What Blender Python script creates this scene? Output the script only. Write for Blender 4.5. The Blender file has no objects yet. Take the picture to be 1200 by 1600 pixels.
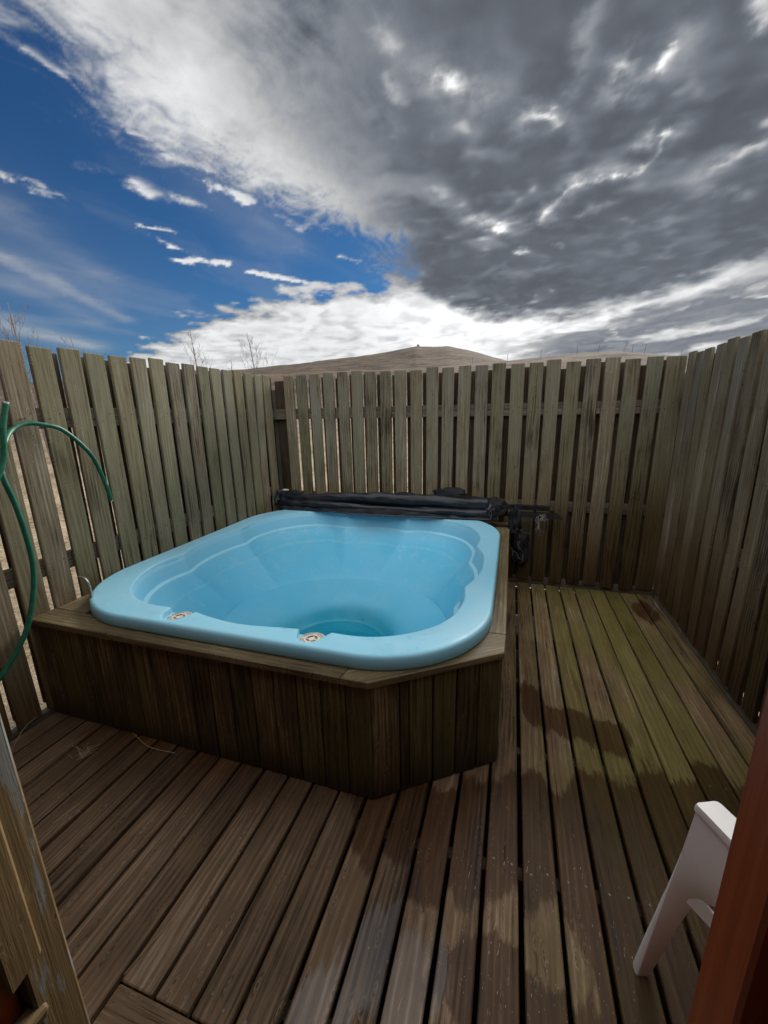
import bpy, bmesh, math, random
import numpy as np
from mathutils import Vector, Matrix, noise as mnoise

random.seed(7)
rng = np.random.default_rng(11)
scene = bpy.context.scene
R = math.radians

# ------------------------------------------------------------------ camera
CAM = Vector((0.0, 0.0, 1.6))
pitch, yaw, roll = R(13.88), R(17.586), R(-1.1936)
fwd = Vector((-math.sin(yaw) * math.cos(pitch), math.cos(yaw) * math.cos(pitch), -math.sin(pitch)))
rgt = Vector((math.cos(yaw), math.sin(yaw), 0))
up = rgt.cross(fwd)
cx = rgt * math.cos(roll) + up * math.sin(roll)
cy = up * math.cos(roll) - rgt * math.sin(roll)
cam_data = bpy.data.cameras.new('camera')
cam_data.sensor_fit = 'VERTICAL'
cam_data.sensor_height = 24.0
cam_data.lens = 24.0 * 630.7 / 1600.0
cam_data.clip_start = 0.02
cam_data.clip_end = 5000
cam = bpy.data.objects.new('camera', cam_data)
scene.collection.objects.link(cam)
m3 = Matrix((cx, cy, -fwd)).transposed()
cam.matrix_world = Matrix.Translation(CAM) @ m3.to_4x4()
scene.camera = cam
scene.view_settings.view_transform = 'Standard'
scene.view_settings.look = 'None'
scene.view_settings.exposure = EXPOSURE = 0.10
scene.view_settings.gamma = 1.0
scene.view_settings.use_curve_mapping = False

# ------------------------------------------------------------------ node helper
class V:
    """wraps a node output so that shader maths can be written as expressions"""
    def __init__(self, nt, s): self.nt, self.s = nt, s
    def _m(self, op, *a, clamp=False):
        n = self.nt.nodes.new('ShaderNodeMath'); n.operation = op; n.use_clamp = clamp
        for i, x in enumerate((self,) + a):
            if isinstance(x, V): self.nt.links.new(x.s, n.inputs[i])
            else: n.inputs[i].default_value = x
        return V(self.nt, n.outputs[0])
    def __add__(s, o): return s._m('ADD', o)
    __radd__ = __add__
    def __sub__(s, o): return s._m('SUBTRACT', o)
    def __rsub__(s, o): return s._m('MULTIPLY', -1.0)._m('ADD', o)
    def __mul__(s, o): return s._m('MULTIPLY', o)
    __rmul__ = __mul__
    def __truediv__(s, o): return s._m('DIVIDE', o)
    def pw(s, o): return s._m('POWER', o)
    def mx(s, o): return s._m('MAXIMUM', o)
    def mn(s, o): return s._m('MINIMUM', o)
    def ab(s): return s._m('ABSOLUTE')
    def sin(s): return s._m('SINE')
    def sq(s): return s._m('SQRT')
    def fl(s): return s._m('FLOOR')
    def exp(s): return s._m('EXPONENT')
    def cl(s): return s._m('ADD', 0.0, clamp=True)
    def ss(s, a, b, o0=0.0, o1=1.0):
        n = s.nt.nodes.new('ShaderNodeMapRange'); n.interpolation_type = 'SMOOTHSTEP'
        s.nt.links.new(s.s, n.inputs[0])
        for k, v in enumerate((a, b, o0, o1)): n.inputs[1 + k].default_value = v
        return V(s.nt, n.outputs[0])

def xyz(nt, x, y, z):
    n = nt.nodes.new('ShaderNodeCombineXYZ')
    for i, c in enumerate((x, y, z)):
        if isinstance(c, V): nt.links.new(c.s, n.inputs[i])
        else: n.inputs[i].default_value = c
    return V(nt, n.outputs[0])

def split(nt, v):
    n = nt.nodes.new('ShaderNodeSeparateXYZ'); nt.links.new(v.s, n.inputs[0])
    return [V(nt, n.outputs[i]) for i in range(3)]

def noise(nt, vec, scale=1.0, detail=4.0, rough=0.55, dist=0.0):
    n = nt.nodes.new('ShaderNodeTexNoise')
    nt.links.new(vec.s, n.inputs['Vector'])
    n.inputs['Scale'].default_value = scale
    n.inputs['Detail'].default_value = detail
    n.inputs['Roughness'].default_value = rough
    n.inputs['Distortion'].default_value = dist
    return V(nt, n.outputs[0])

def mixc(nt, f, a, b, blend='MIX'):
    n = nt.nodes.new('ShaderNodeMix'); n.data_type = 'RGBA'; n.blend_type = blend
    for s, x in ((n.inputs[0], f), (n.inputs[6], a), (n.inputs[7], b)):
        if isinstance(x, V): nt.links.new(x.s, s)
        elif isinstance(x, (int, float)): s.default_value = x
        else: s.default_value = (*x, 1.0)
    return V(nt, n.outputs[2])

def new_mat(name):
    m = bpy.data.materials.new(name); m.use_nodes = True
    nt = m.node_tree
    return m, nt, nt.nodes['Principled BSDF']

def setin(nt, node, name, v):
    s = node.inputs[name]
    if isinstance(v, V): nt.links.new(v.s, s)
    elif isinstance(v, tuple): s.default_value = (*v, 1.0)
    else: s.default_value = v

def bump(nt, bs, h, strength=0.3, dist=0.002):
    n = nt.nodes.new('ShaderNodeBump')
    n.inputs['Strength'].default_value = strength
    n.inputs['Distance'].default_value = dist
    nt.links.new(h.s, n.inputs['Height'])
    nt.links.new(n.outputs[0], bs.inputs['Normal'])

def texc(nt, which='Object'):
    n = nt.nodes.new('ShaderNodeTexCoord'); return V(nt, n.outputs[which])
def wpos(nt):
    n = nt.nodes.new('ShaderNodeNewGeometry'); return V(nt, n.outputs['Position'])
def attr(nt, name, out):
    n = nt.nodes.new('ShaderNodeAttribute'); n.attribute_name = name; return V(nt, n.outputs[out])

# ------------------------------------------------------------------ sky
SUN_AZ, SUN_EL = R(12.9), R(25.1)          # azimuth from +Y towards +X
world = bpy.data.worlds.new('World'); scene.world = world
world.use_nodes = True
nt = world.node_tree
bg = nt.nodes['Background']
sky = nt.nodes.new('ShaderNodeTexSky'); sky.sky_type = 'NISHITA'
sky.sun_disc = False; sky.sun_elevation = SUN_EL; sky.sun_rotation = SUN_AZ
sky.altitude = 100; sky.air_density = 1.0; sky.dust_density = 0.4; sky.ozone_density = 3.0
skyc = mixc(nt, 1.0, V(nt, sky.outputs[0]), (0.20, 0.44, 0.66), 'MULTIPLY')
nt.links.new(skyc.s, bg.inputs['Color'])
bg.inputs['Strength'].default_value = 0.085
world.cycles.sampling_method = 'NONE'

# ---- cloud cover worked out once per vertex of the sky dome (plane-projected direction, so it recedes to the horizon)
def _h(i, j, s):
    n = (i.astype(np.int64) * 374761393 + j.astype(np.int64) * 668265263 + s * 144665) & 0xFFFFFFFF
    n = ((n ^ (n >> 13)) * 1274126177) & 0xFFFFFFFF
    return (n ^ (n >> 16)) & 0xFFFFFFFF
def perlin(x, y, s=0):
    xi, yi = np.floor(x), np.floor(y); fx_, fy_ = x - xi, y - yi
    u, w = fx_ ** 3 * (fx_ * (fx_ * 6 - 15) + 10), fy_ ** 3 * (fy_ * (fy_ * 6 - 15) + 10)
    def g(a, b):
        an = _h(xi + a, yi + b, s) * (2 * math.pi / 4294967296.0)
        return np.cos(an) * (fx_ - a) + np.sin(an) * (fy_ - b)
    a0 = g(0, 0) * (1 - u) + g(1, 0) * u; a1 = g(0, 1) * (1 - u) + g(1, 1) * u
    return (a0 * (1 - w) + a1 * w) * 1.5
def fbm(x, y, s=0, o=5, gain=0.5):
    t, a, n = 0, 1.0, 0
    for k in range(o):
        t = t + a * perlin(x, y, s + k * 7); n += a; a *= gain; x, y = x * 2.03 + 3.1, y * 2.03 - 1.7
    return t / n * 1.6
def sm(a, b, x):
    t = np.clip((x - a) / (b - a), 0, 1); return t * t * (3 - 2 * t)
def clouds(D):
    """D (n,3) unit directions -> cover, luminance of the cloud, thin veil amount"""
    den = np.maximum(D[:, 2], 0) + 0.1
    px, py = D[:, 0] / den, D[:, 1] / den
    big = fbm(px * 1.3, py * 1.3, 1, 4); mid_ = fbm(px * 3.2 + 7, py * 3.2, 2, 5); fine = fbm(px * 9, py * 9, 3, 5, 0.55)
    w1, w2 = fbm(px * 2.1 + 3, py * 2.1, 4, 4), fbm(px * 2.1, py * 2.1 + 9, 5, 4)
    hair = fbm(px * 26 - py * 8 + w1 * 3, px * 9 + py * 14 + w2 * 3, 6, 5, 0.6)          # feathery fringe
    # --- main sheet
    xb = np.interp(py, [0.7, 0.85, 1.05, 1.25, 1.45, 1.65, 1.85, 2.05, 2.3, 2.6], [-1.12, -1.12, -1.14, -1.14, -1.07, -0.96, -0.84, -0.72, -0.70, -0.72])
    e1 = px - xb + mid_ * 0.10 + hair * 0.07 + fine * 0.04
    m1 = sm(-0.07, 0.26, e1 + hair * 0.05) 
    # --- low bank of small cumulus over the hill
    top = np.interp(px, [-4.5, -3.3, -2.2, -1.6, -1.1, -0.8, -0.5, 2], [3.4, 2.98, 2.55, 2.42, 2.46, 2.50, 2.3, 2.3])
    bf = fbm(px * 4.0, py * 3.6, 8, 5, 0.55)
    e2 = py - top + bf * 0.22 + mid_ * 0.12
    m2 = sm(-0.02, 0.10, e2) * sm(-5.6, -3.6, px)
    cover = np.maximum(m1, m2)
    # --- dark core
    e3 = px - np.interp(py, [0.6, 1.04, 1.2, 1.52, 2.17, 2.6, 3.2, 4], [-0.26, -0.33, -0.42, -0.50, -0.68, -0.72, -0.45, -0.2])
    e3 = e3 + 0.04 + big * 0.12 + mid_ * 0.20 + fine * 0.06
    far = np.interp(px, [-1.0, -0.7, -0.3, 0.3, 0.6, 1.2, 2.0], [2.3, 2.55, 3.35, 3.6, 3.3, 2.72, 2.0]) - py + mid_ * 0.22 + fine * 0.08
    core = sm(-0.30, 0.22, e3) * sm(-0.10, 0.30, far)
    # dapple: rounded dark clumps with lighter seams
    d1 = perlin(px * 4.2 + w1 * 0.5, py * 4.4 + w2 * 0.5, 41) + 0.5 * perlin(px * 9 + w2, py * 9.5 + w1, 42)
    d2 = perlin(px * 8.5 + w2 * 0.6, py * 9.5 + w1 * 0.6, 43) + 0.45 * perlin(px * 19, py * 21, 44)
    mod = sm(-0.25, 0.45, fbm(px * 1.5 + 2, py * 1.5, 13, 3)); mod2 = sm(0.0, 0.5, fbm(px * 2.2 + 5, py * 2.2, 17, 3))
    lc = 0.118 + 0.026 * sm(-.5, .5, big) + 0.095 * sm(-0.1, 0.9, d1) * (0.45 + 0.8 * mod) + 0.070 * sm(-0.1, 1.0, d2) * (0.45 + 0.8 * mod) * sm(1.0, 2.0, py)
    lc = lc + 0.28 * sm(0.55, 1.25, d2 + 0.35 * d1) * mod2 + 0.008 * fine
    lc = lc + 0.10 * sm(-0.05, 0.25, 0.25 - np.abs(e3 - 0.05)) * sm(-0.2, 0.5, mid_)
    # chosen brighter holes where the hidden sun shines through
    qx, qy = px + fine * 0.024 + mid_ * 0.02, py + fbm(px * 11 + 4, py * 11, 21, 5, 0.6) * 0.040
    def seg(ax, ay, bx, by, w, amp):
        vx, vy = bx - ax, by - ay; t = np.clip(((qx - ax) * vx + (qy - ay) * vy) / (vx * vx + vy * vy + 1e-9), 0, 1)
        return amp * np.exp(-((qx - ax - t * vx) ** 2 + (qy - ay - t * vy) ** 2) / (w * w))
    g = 0
    for s_ in ((0.39, 1.655, 0.388, 1.672, 0.014, 1.1), (0.40, 1.66, 0.375, 1.69, 0.05, 0.25), (0.39, 1.69, 0.385, 1.77, 0.008, 0.24), (0.385, 1.77, 0.37, 1.835, 0.011, 0.26),
               (0.37, 1.835, 0.30, 1.845, 0.008, 0.36), (0.30, 1.845, 0.19, 1.84, 0.010, 0.16), (0.37, 1.835, 0.19, 1.84, 0.040, 0.12), (0.19, 1.84, 0.14, 1.90, 0.010, 0.24),
               (0.14, 1.90, 0.11, 2.02, 0.010, 0.22), (0.11, 2.02, 0.06, 2.11, 0.014, 0.30), (0.18, 1.84, 0.08, 2.10, 0.05, 0.15),
               (0.31, 1.375, 0.302, 1.42, 0.013, 0.60), (0.32, 1.36, 0.28, 1.46, 0.06, 0.18), (0.213, 1.40, 0.22, 1.42, 0.017, 0.38), (0.20, 1.37, 0.24, 1.44, 0.05, 0.13),
               (0.01, 1.49, 0.06, 1.50, 0.018, 0.25), (0.06, 1.50, 0.075, 1.54, 0.020, 0.42), (0.0, 1.48, 0.08, 1.54, 0.06, 0.15),
               (-0.23, 1.28, -0.19, 1.31, 0.018, 0.28), (-0.19, 1.31, -0.14, 1.35, 0.025, 0.22), (-0.26, 1.26, -0.12, 1.38, 0.08, 0.12),
               (-0.10, 2.06, -0.088, 2.10, 0.022, 0.95), (-0.20, 2.00, -0.09, 2.07, 0.035, 0.22), (-0.2, 2.0, -0.05, 2.12, 0.08, 0.12),
               (0.63, 1.86, 0.70, 1.80, 0.022, 0.22), (0.60, 1.90, 0.74, 1.76, 0.06, 0.10), (0.47, 1.29, 0.49, 1.33, 0.03, 0.40), (0.13, 1.18, 0.10, 1.42, 0.030, 0.13),
               (-0.03, 2.30, 0.02, 2.36, 0.020, 0.40), (0.14, 2.30, 0.16, 2.34, 0.018, 0.25), (0.24, 2.08, 0.32, 2.02, 0.03, 0.10), (-0.33, 1.12, -0.31, 1.16, 0.03, 0.22), (-0.36, 1.26, -0.35, 1.31, 0.025, 0.20),
               (0.66, 2.0, 0.80, 2.1, 0.04, 0.08), (-0.42, 1.36, -0.40, 1.42, 0.03, 0.12), (-0.33, 1.72, -0.28, 1.76, 0.03, 0.15), (0.45, 2.3, 0.6, 2.2, 0.04, 0.08)):
        g = g + seg(*s_)
    lc = lc + g * (0.35 + 1.0 * sm(-.5, .5, fine))
    # --- light part of the sheet: woolly white with soft grey modelling
    le = 0.44 + 0.16 * mid_ + 0.10 * fine + 0.05 * hair + 0.07 * big + 0.16 * np.exp(-((px - xb - 0.26) / 0.16) ** 2) - 0.10 * sm(0.3, 0.6, px - xb) 
    # --- bank: small puffs, shaded bases
    bq = perlin(px * 3.6 + w1 * 1.2, py * 3.0 + w2, 23) + 0.7 * perlin(px * 7.5 + w2 * 1.5, py * 6.5 + w1, 24) + 0.25 * perlin(px * 15, py * 13, 25)
    lb_ = 0.78 - 0.24 * sm(-0.35, 0.95, bq) * (1 - 0.6 * sm(0.25, 0.0, e2)) + 0.06 * bf - 0.08 * sm(0, .6, mid_) + 0.22 * sm(0.35, 0.0, np.abs(e2 - 0.08)) * 0.5
    hot = np.exp(-((px + 0.45) ** 2) / 0.55) * sm(2.5, 3.1, py); lb_ = lb_ + 0.25 * hot
    # far right: long grey streets with bright gaps, running away to the right
    st = fbm((px * 0.67 - py * 0.74) * 0.9 + w1 * 0.3, (px * 0.74 + py * 0.67) * 1.3, 27, 4, 0.5)
    stf = fbm((px * 0.67 - py * 0.74) * 2.4 + w1, (px * 0.74 + py * 0.67) * 2.8, 29, 4, 0.5)
    grey = sm(-0.5, 0.5, px) * sm(3.25, 3.95, py + (px - 0.2).clip(0, 2) * 0.8) * sm(-0.40, 0.30, st + stf * 0.5 + 0.12)
    lb_ = lb_ * (1 - grey) + (0.22 + 0.10 * stf + 0.06 * st) * grey
    lb_ = lb_ + 0.18 * sm(0.30, 0.0, np.abs(far + 0.22)) * sm(-0.6, 0.0, px)
    bw = sm(0.0, 0.25, e2 - 0.05) * (1 - 0)
    ll = le * (1 - bw) + lb_ * bw
    lum = ll * (1 - core) + lc * core
    # unseen cloud overhead and behind the camera, brightened to light the enclosure
    back = 1 - sm(-0.35, 0.75, py)
    lum = lum * (1 - back) + (1.5 + big * 0.3) * back
    lum = np.clip(lum, 0.05, 1.9)
    # --- stray wisps in the blue part
    qx, qy = px + hair * 0.012 + fine * 0.028, py + fbm(px * 11 + 4, py * 11, 31, 5, 0.6) * 0.040
    p = 0
    for s_ in ((-1.120, 0.880, -1.092, 0.980, 0.016, 0.55), (-1.120, 1.150, -1.090, 1.230, 0.020, 0.8), (-1.080, 1.280, -1.010, 1.370, 0.030, 0.55),
               (-1.080, 1.440, -1.010, 1.550, 0.030, 1.15), (-1.650, 1.110, -1.600, 1.190, 0.024, 0.75), (-1.650, 1.200, -1.600, 1.260, 0.024, 0.6), (-1.370, 1.200, -1.310, 1.330, 0.050, 0.32),
               (-1.310, 1.330, -1.230, 1.470, 0.050, 0.42), (-1.24, 1.46, -1.19, 1.53, 0.030, 0.5), (-1.510, 1.510, -1.440, 1.610, 0.016, 0.8), (-1.550, 1.600, -1.520, 1.710, 0.016, 0.6), (-1.600, 1.820, -1.410, 1.950, 0.032, 1.2),
               (-1.370, 2.070, -1.180, 2.310, 0.032, 1.15), (-1.540, 1.710, -1.500, 1.810, 0.018, 0.7), (-0.950, 1.730, -0.900, 1.800, 0.026, 0.5), (-1.03, 1.93, -1.02, 1.98, 0.015, 0.5), (-0.86, 2.12, -0.80, 2.18, 0.03, 0.6)):
        p = p + seg(*s_)
    puff = sm(0.10, 1.10, p * (1 + 0.75 * fine + 0.5 * hair))
    v_ = 0
    for s_ in ((-2.26, 1.45, -2.56, 2.34, 0.06, 0.30), (-2.52, 1.65, -2.72, 2.25, 0.10, 0.20), (-1.88, 1.2, -2.05, 1.75, 0.09, 0.16), (-3.2, 1.9, -3.3, 2.6, 0.16, 0.35), (-2.0, 1.0, -2.4, 1.7, 0.30, 0.12), (-1.0, 1.2, -1.1, 1.9, 0.16, 0.16)):
        v_ = v_ + seg(*s_)
    ci = fbm(px * 1.1 + py * 0.9 + w1 * 0.4, px * -2.6 + py * 0.9, 33, 5)
    veil = np.clip(v_ * (0.9 + 0.7 * ci) + 0.10 * sm(0.0, 0.8, ci) + 0.06 * (1 - sm(-2.6, -1.2, px)), 0, 0.8)
    veil = np.maximum(veil, puff * 0.95)
    vl = 0.46 + 0.32 * puff
    # merge veil and clouds
    tot = cover + (1 - cover) * veil
    lumt = (cover * lum + (1 - cover) * veil * vl) / np.maximum(tot, 1e-4)
    return tot, lumt, cover

def sky_dome():
    az = np.radians(np.concatenate([np.arange(-180, -74, 3.0), np.arange(-74, 42, 0.17), np.arange(42, 180.1, 3.0)]))
    el_ = np.radians(np.concatenate([np.arange(-6, 2, 1.0), np.arange(2, 46, 0.17), np.arange(46, 90.1, 2.0)]))
    A, E_ = np.meshgrid(az, el_)
    D = np.stack([np.sin(A) * np.cos(E_), np.cos(A) * np.cos(E_), np.sin(E_)], -1).reshape(-1, 3)
    na, ne = len(az), len(el_)
    tot, lum, cover = clouds(D)
    t = sm(0.10, 0.50, lum)[:, None]
    col = (np.array([0.84, 0.94, 1.12]) * (1 - t) + np.array([0.985, 1.0, 1.015]) * t) * lum[:, None]
    col = np.column_stack([col, tot]).astype(np.float32)
    idx = np.arange(na * ne).reshape(ne, na)
    q = np.stack([idx[:-1, :-1], idx[1:, :-1], idx[1:, 1:], idx[:-1, 1:]], -1).reshape(-1, 4)
    me = bpy.data.meshes.new('sky')
    me.vertices.add(len(D)); me.vertices.foreach_set('co', (D * 2600.0).astype(np.float32).ravel())
    me.loops.add(q.size); me.loops.foreach_set('vertex_index', q.ravel().astype(np.int32))
    me.polygons.add(len(q)); me.polygons.foreach_set('loop_start', np.arange(0, q.size, 4, dtype=np.int32))
    me.update(calc_edges=True); me.validate()
    a_ = me.color_attributes.new('cloud', 'FLOAT_COLOR', 'POINT'); a_.data.foreach_set('color', col.ravel())
    m = bpy.data.materials.new('cloud_layer'); m.use_nodes = True; nt = m.node_tree; nt.nodes.clear()
    at = nt.nodes.new('ShaderNodeAttribute'); at.attribute_name = 'cloud'
    gp = wpos(nt); n_ = noise(nt, gp, 0.030, 4, 0.6)
    c = mixc(nt, 1.0, V(nt, at.outputs['Color']), (n_ - 0.5) * 0.08 + 1.0, 'MULTIPLY')
    em = nt.nodes.new('ShaderNodeEmission'); nt.links.new(c.s, em.inputs[0])
    tr = nt.nodes.new('ShaderNodeBsdfTransparent'); mx = nt.nodes.new('ShaderNodeMixShader'); out = nt.nodes.new('ShaderNodeOutputMaterial')
    nt.links.new(at.outputs['Alpha'], mx.inputs[0]); nt.links.new(tr.outputs[0], mx.inputs[1]); nt.links.new(em.outputs[0], mx.inputs[2]); nt.links.new(mx.outputs[0], out.inputs[0])
    m.cycles.emission_sampling = 'NONE'
    me.materials.append(m)
    o = bpy.data.objects.new('sky', me); scene.collection.objects.link(o)
    o['kind'] = 'structure'; o['label'] = 'grey cloud sheet with a blue gap at the left'
    o.visible_shadow = False          # daylight of the veiled sun comes through the cloud
sky_dome()

sun_data = bpy.data.lights.new('sun', 'SUN')
sun_data.energy = 5.0
sun_data.angle = R(32)
sun_data.color = (1.0, 0.965, 0.91)
sun = bpy.data.objects.new('sun', sun_data); scene.collection.objects.link(sun)
sd = Vector((math.sin(SUN_AZ) * math.cos(SUN_EL), math.cos(SUN_AZ) * math.cos(SUN_EL), math.sin(SUN_EL)))
sun.rotation_euler = sd.to_track_quat('Z', 'Y').to_euler()
sun.location = (0, 0, 30)

# ------------------------------------------------------------------ materials
def wood(name, dark, mid, light, knots=1.0, rough=0.75, spec=0.3, ring=1.0, mod=None, bump_s=0.5, varamt=0.35, fibre=1.0):
    """weathered timber; board-local coordinates come from the bco attribute (u across, t thick, l along)"""
    m, nt, bs = new_mat(name)
    q = attr(nt, 'bco', 'Vector'); rn = attr(nt, 'rnd', 'Fac')
    u, t, l = split(nt, q)
    w = wpos(nt)
    # knots
    kv = nt.nodes.new('ShaderNodeTexVoronoi'); kv.voronoi_dimensions = '2D'; kv.feature = 'F1'
    kc = xyz(nt, u * 7.0 + t * 3.0, l * 2.6, 0.0); nt.links.new(kc.s, kv.inputs['Vector'])
    kd = V(nt, kv.outputs['Distance']); kr = split(nt, V(nt, kv.outputs['Color']))[0]
    on = kr.ss(0.80, 0.815)
    kn = (kd + kr * 0.35 - 0.30).ss(0.105, 0.05) * on * knots
    halo = kd.ss(0.50, 0.05) * on * knots
    kring = kd.ss(0.17, 0.11) * kd.ss(0.07, 0.11) * on * knots
    # growth rings (cathedral figure) bent round the knots
    lowf = noise(nt, xyz(nt, u * 5.0, t * 5.0, l * 0.55), 1.0, 2, 0.5)
    ph = u * 260.0 + lowf * 46.0 + halo * 9.0 + noise(nt, xyz(nt, u * 30.0, t * 20.0, l * 3.0), 1.0, 3, 0.6) * 4.0
    rings = (ph.sin() * 0.5 + 0.5).pw(1.6)
    fib = noise(nt, xyz(nt, u * 330.0 + halo * 4.0, t * 330.0, l * 7.0), 1.0, 5, 0.7)
    fib2 = noise(nt, xyz(nt, u * 90.0, t * 90.0, l * 2.4), 1.0, 4, 0.65)
    blot = noise(nt, xyz(nt, u * 9.0, t * 9.0, l * 2.2), 1.0, 6, 0.66)
    blot2 = noise(nt, w, 1.7, 5, 0.6)
    f = (rings - 0.5) * (0.20 * ring) + (fib - 0.5) * (0.75 * fibre) + (fib2 - 0.5) * (0.95 * fibre) + (blot - 0.5) * 1.05 + (blot2 - 0.5) * 0.5 + (rn - 0.5) * varamt + 0.5
    f = f.cl()
    c = mixc(nt, f.ss(0.05, 0.5), dark, mid)
    c = mixc(nt, f.ss(0.5, 0.98), c, light)
    crack = fib2.ss(0.355, 0.30) * fib.ss(0.56, 0.40)
    c = mixc(nt, crack * 0.75, c, tuple(0.25 * x for x in dark))
    c = mixc(nt, kn * 0.8, c, tuple(0.55 * x for x in dark))
    c = mixc(nt, kring * 0.35, c, light)
    h = fib * 0.6 + fib2 * 0.9 + rings * 0.25 * ring - crack * 0.8 - kn * 0.2
    ctx = dict(nt=nt, bs=bs, u=u, t=t, l=l, rn=rn, w=w, fib=fib, fib2=fib2, blot=blot, blot2=blot2, f=f, kn=kn)
    rr = 0.0 * f + rough + (fib - 0.5) * 0.2
    if mod: c, rr, h = mod(ctx, c, rr, h)
    setin(nt, bs, 'Base Color', c); setin(nt, bs, 'Roughness', rr.cl() if isinstance(rr, V) else rr)
    bs.inputs['Specular IOR Level'].default_value = spec
    bump(nt, bs, h, bump_s, 0.0035)
    return m

def gauss(nt, x, y, cx_, cy_, rx, ry):
    a = (x - cx_) / rx; b = (y - cy_) / ry
    return ((a * a + b * b) * -1.0).exp()

def fence_mod(c0):
    def mod(k, c, rr, h):
        nt = k['nt']; x, y, z = split(nt, k['w']); rn = k['rn']
        r2 = (rn * 17.3)._m('FRACT'); r3 = (rn * 41.7)._m('FRACT')
        # silver-grey weathering of exposed upper ends, greenish algae, brown where it is sheltered
        grey = z.ss(0.7, 1.9) * (0.12 + r2 * 0.55) * k['blot'].ss(0.3, 0.7)
        c = mixc(nt, grey, c, (0.185, 0.190, 0.175))
        green = (k['blot2'] * 0.6 + k['blot'] * 0.6 + r3 * 0.3).ss(0.62, 0.98) * 0.40
        c = mixc(nt, green, c, (0.135, 0.140, 0.060))
        # brown damp foot, ragged upper edge; shade painted in as well towards the right
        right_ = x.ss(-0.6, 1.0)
        damp_shade = (z * -1.0 + c0 + right_ * 0.40 + (k['fib2'] - 0.5) * 0.35 + (k['blot'] - 0.5) * 0.9 + (r3 - 0.5) * 0.5).ss(0.0, 0.65)
        c = mixc(nt, damp_shade * 0.9, c, mixc(nt, 1.0, c, (0.48, 0.35, 0.23), 'MULTIPLY'))
        foot = (z * -1.0 + 0.42 + (k['fib2'] - 0.5) * 0.3 + (k['blot'] - 0.5) * 0.5).ss(0.0, 0.4) * right_  # painted shade low on the right-hand boards
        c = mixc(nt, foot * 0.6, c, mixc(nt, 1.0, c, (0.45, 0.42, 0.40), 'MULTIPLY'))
        return c, rr, h
    return mod

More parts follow.
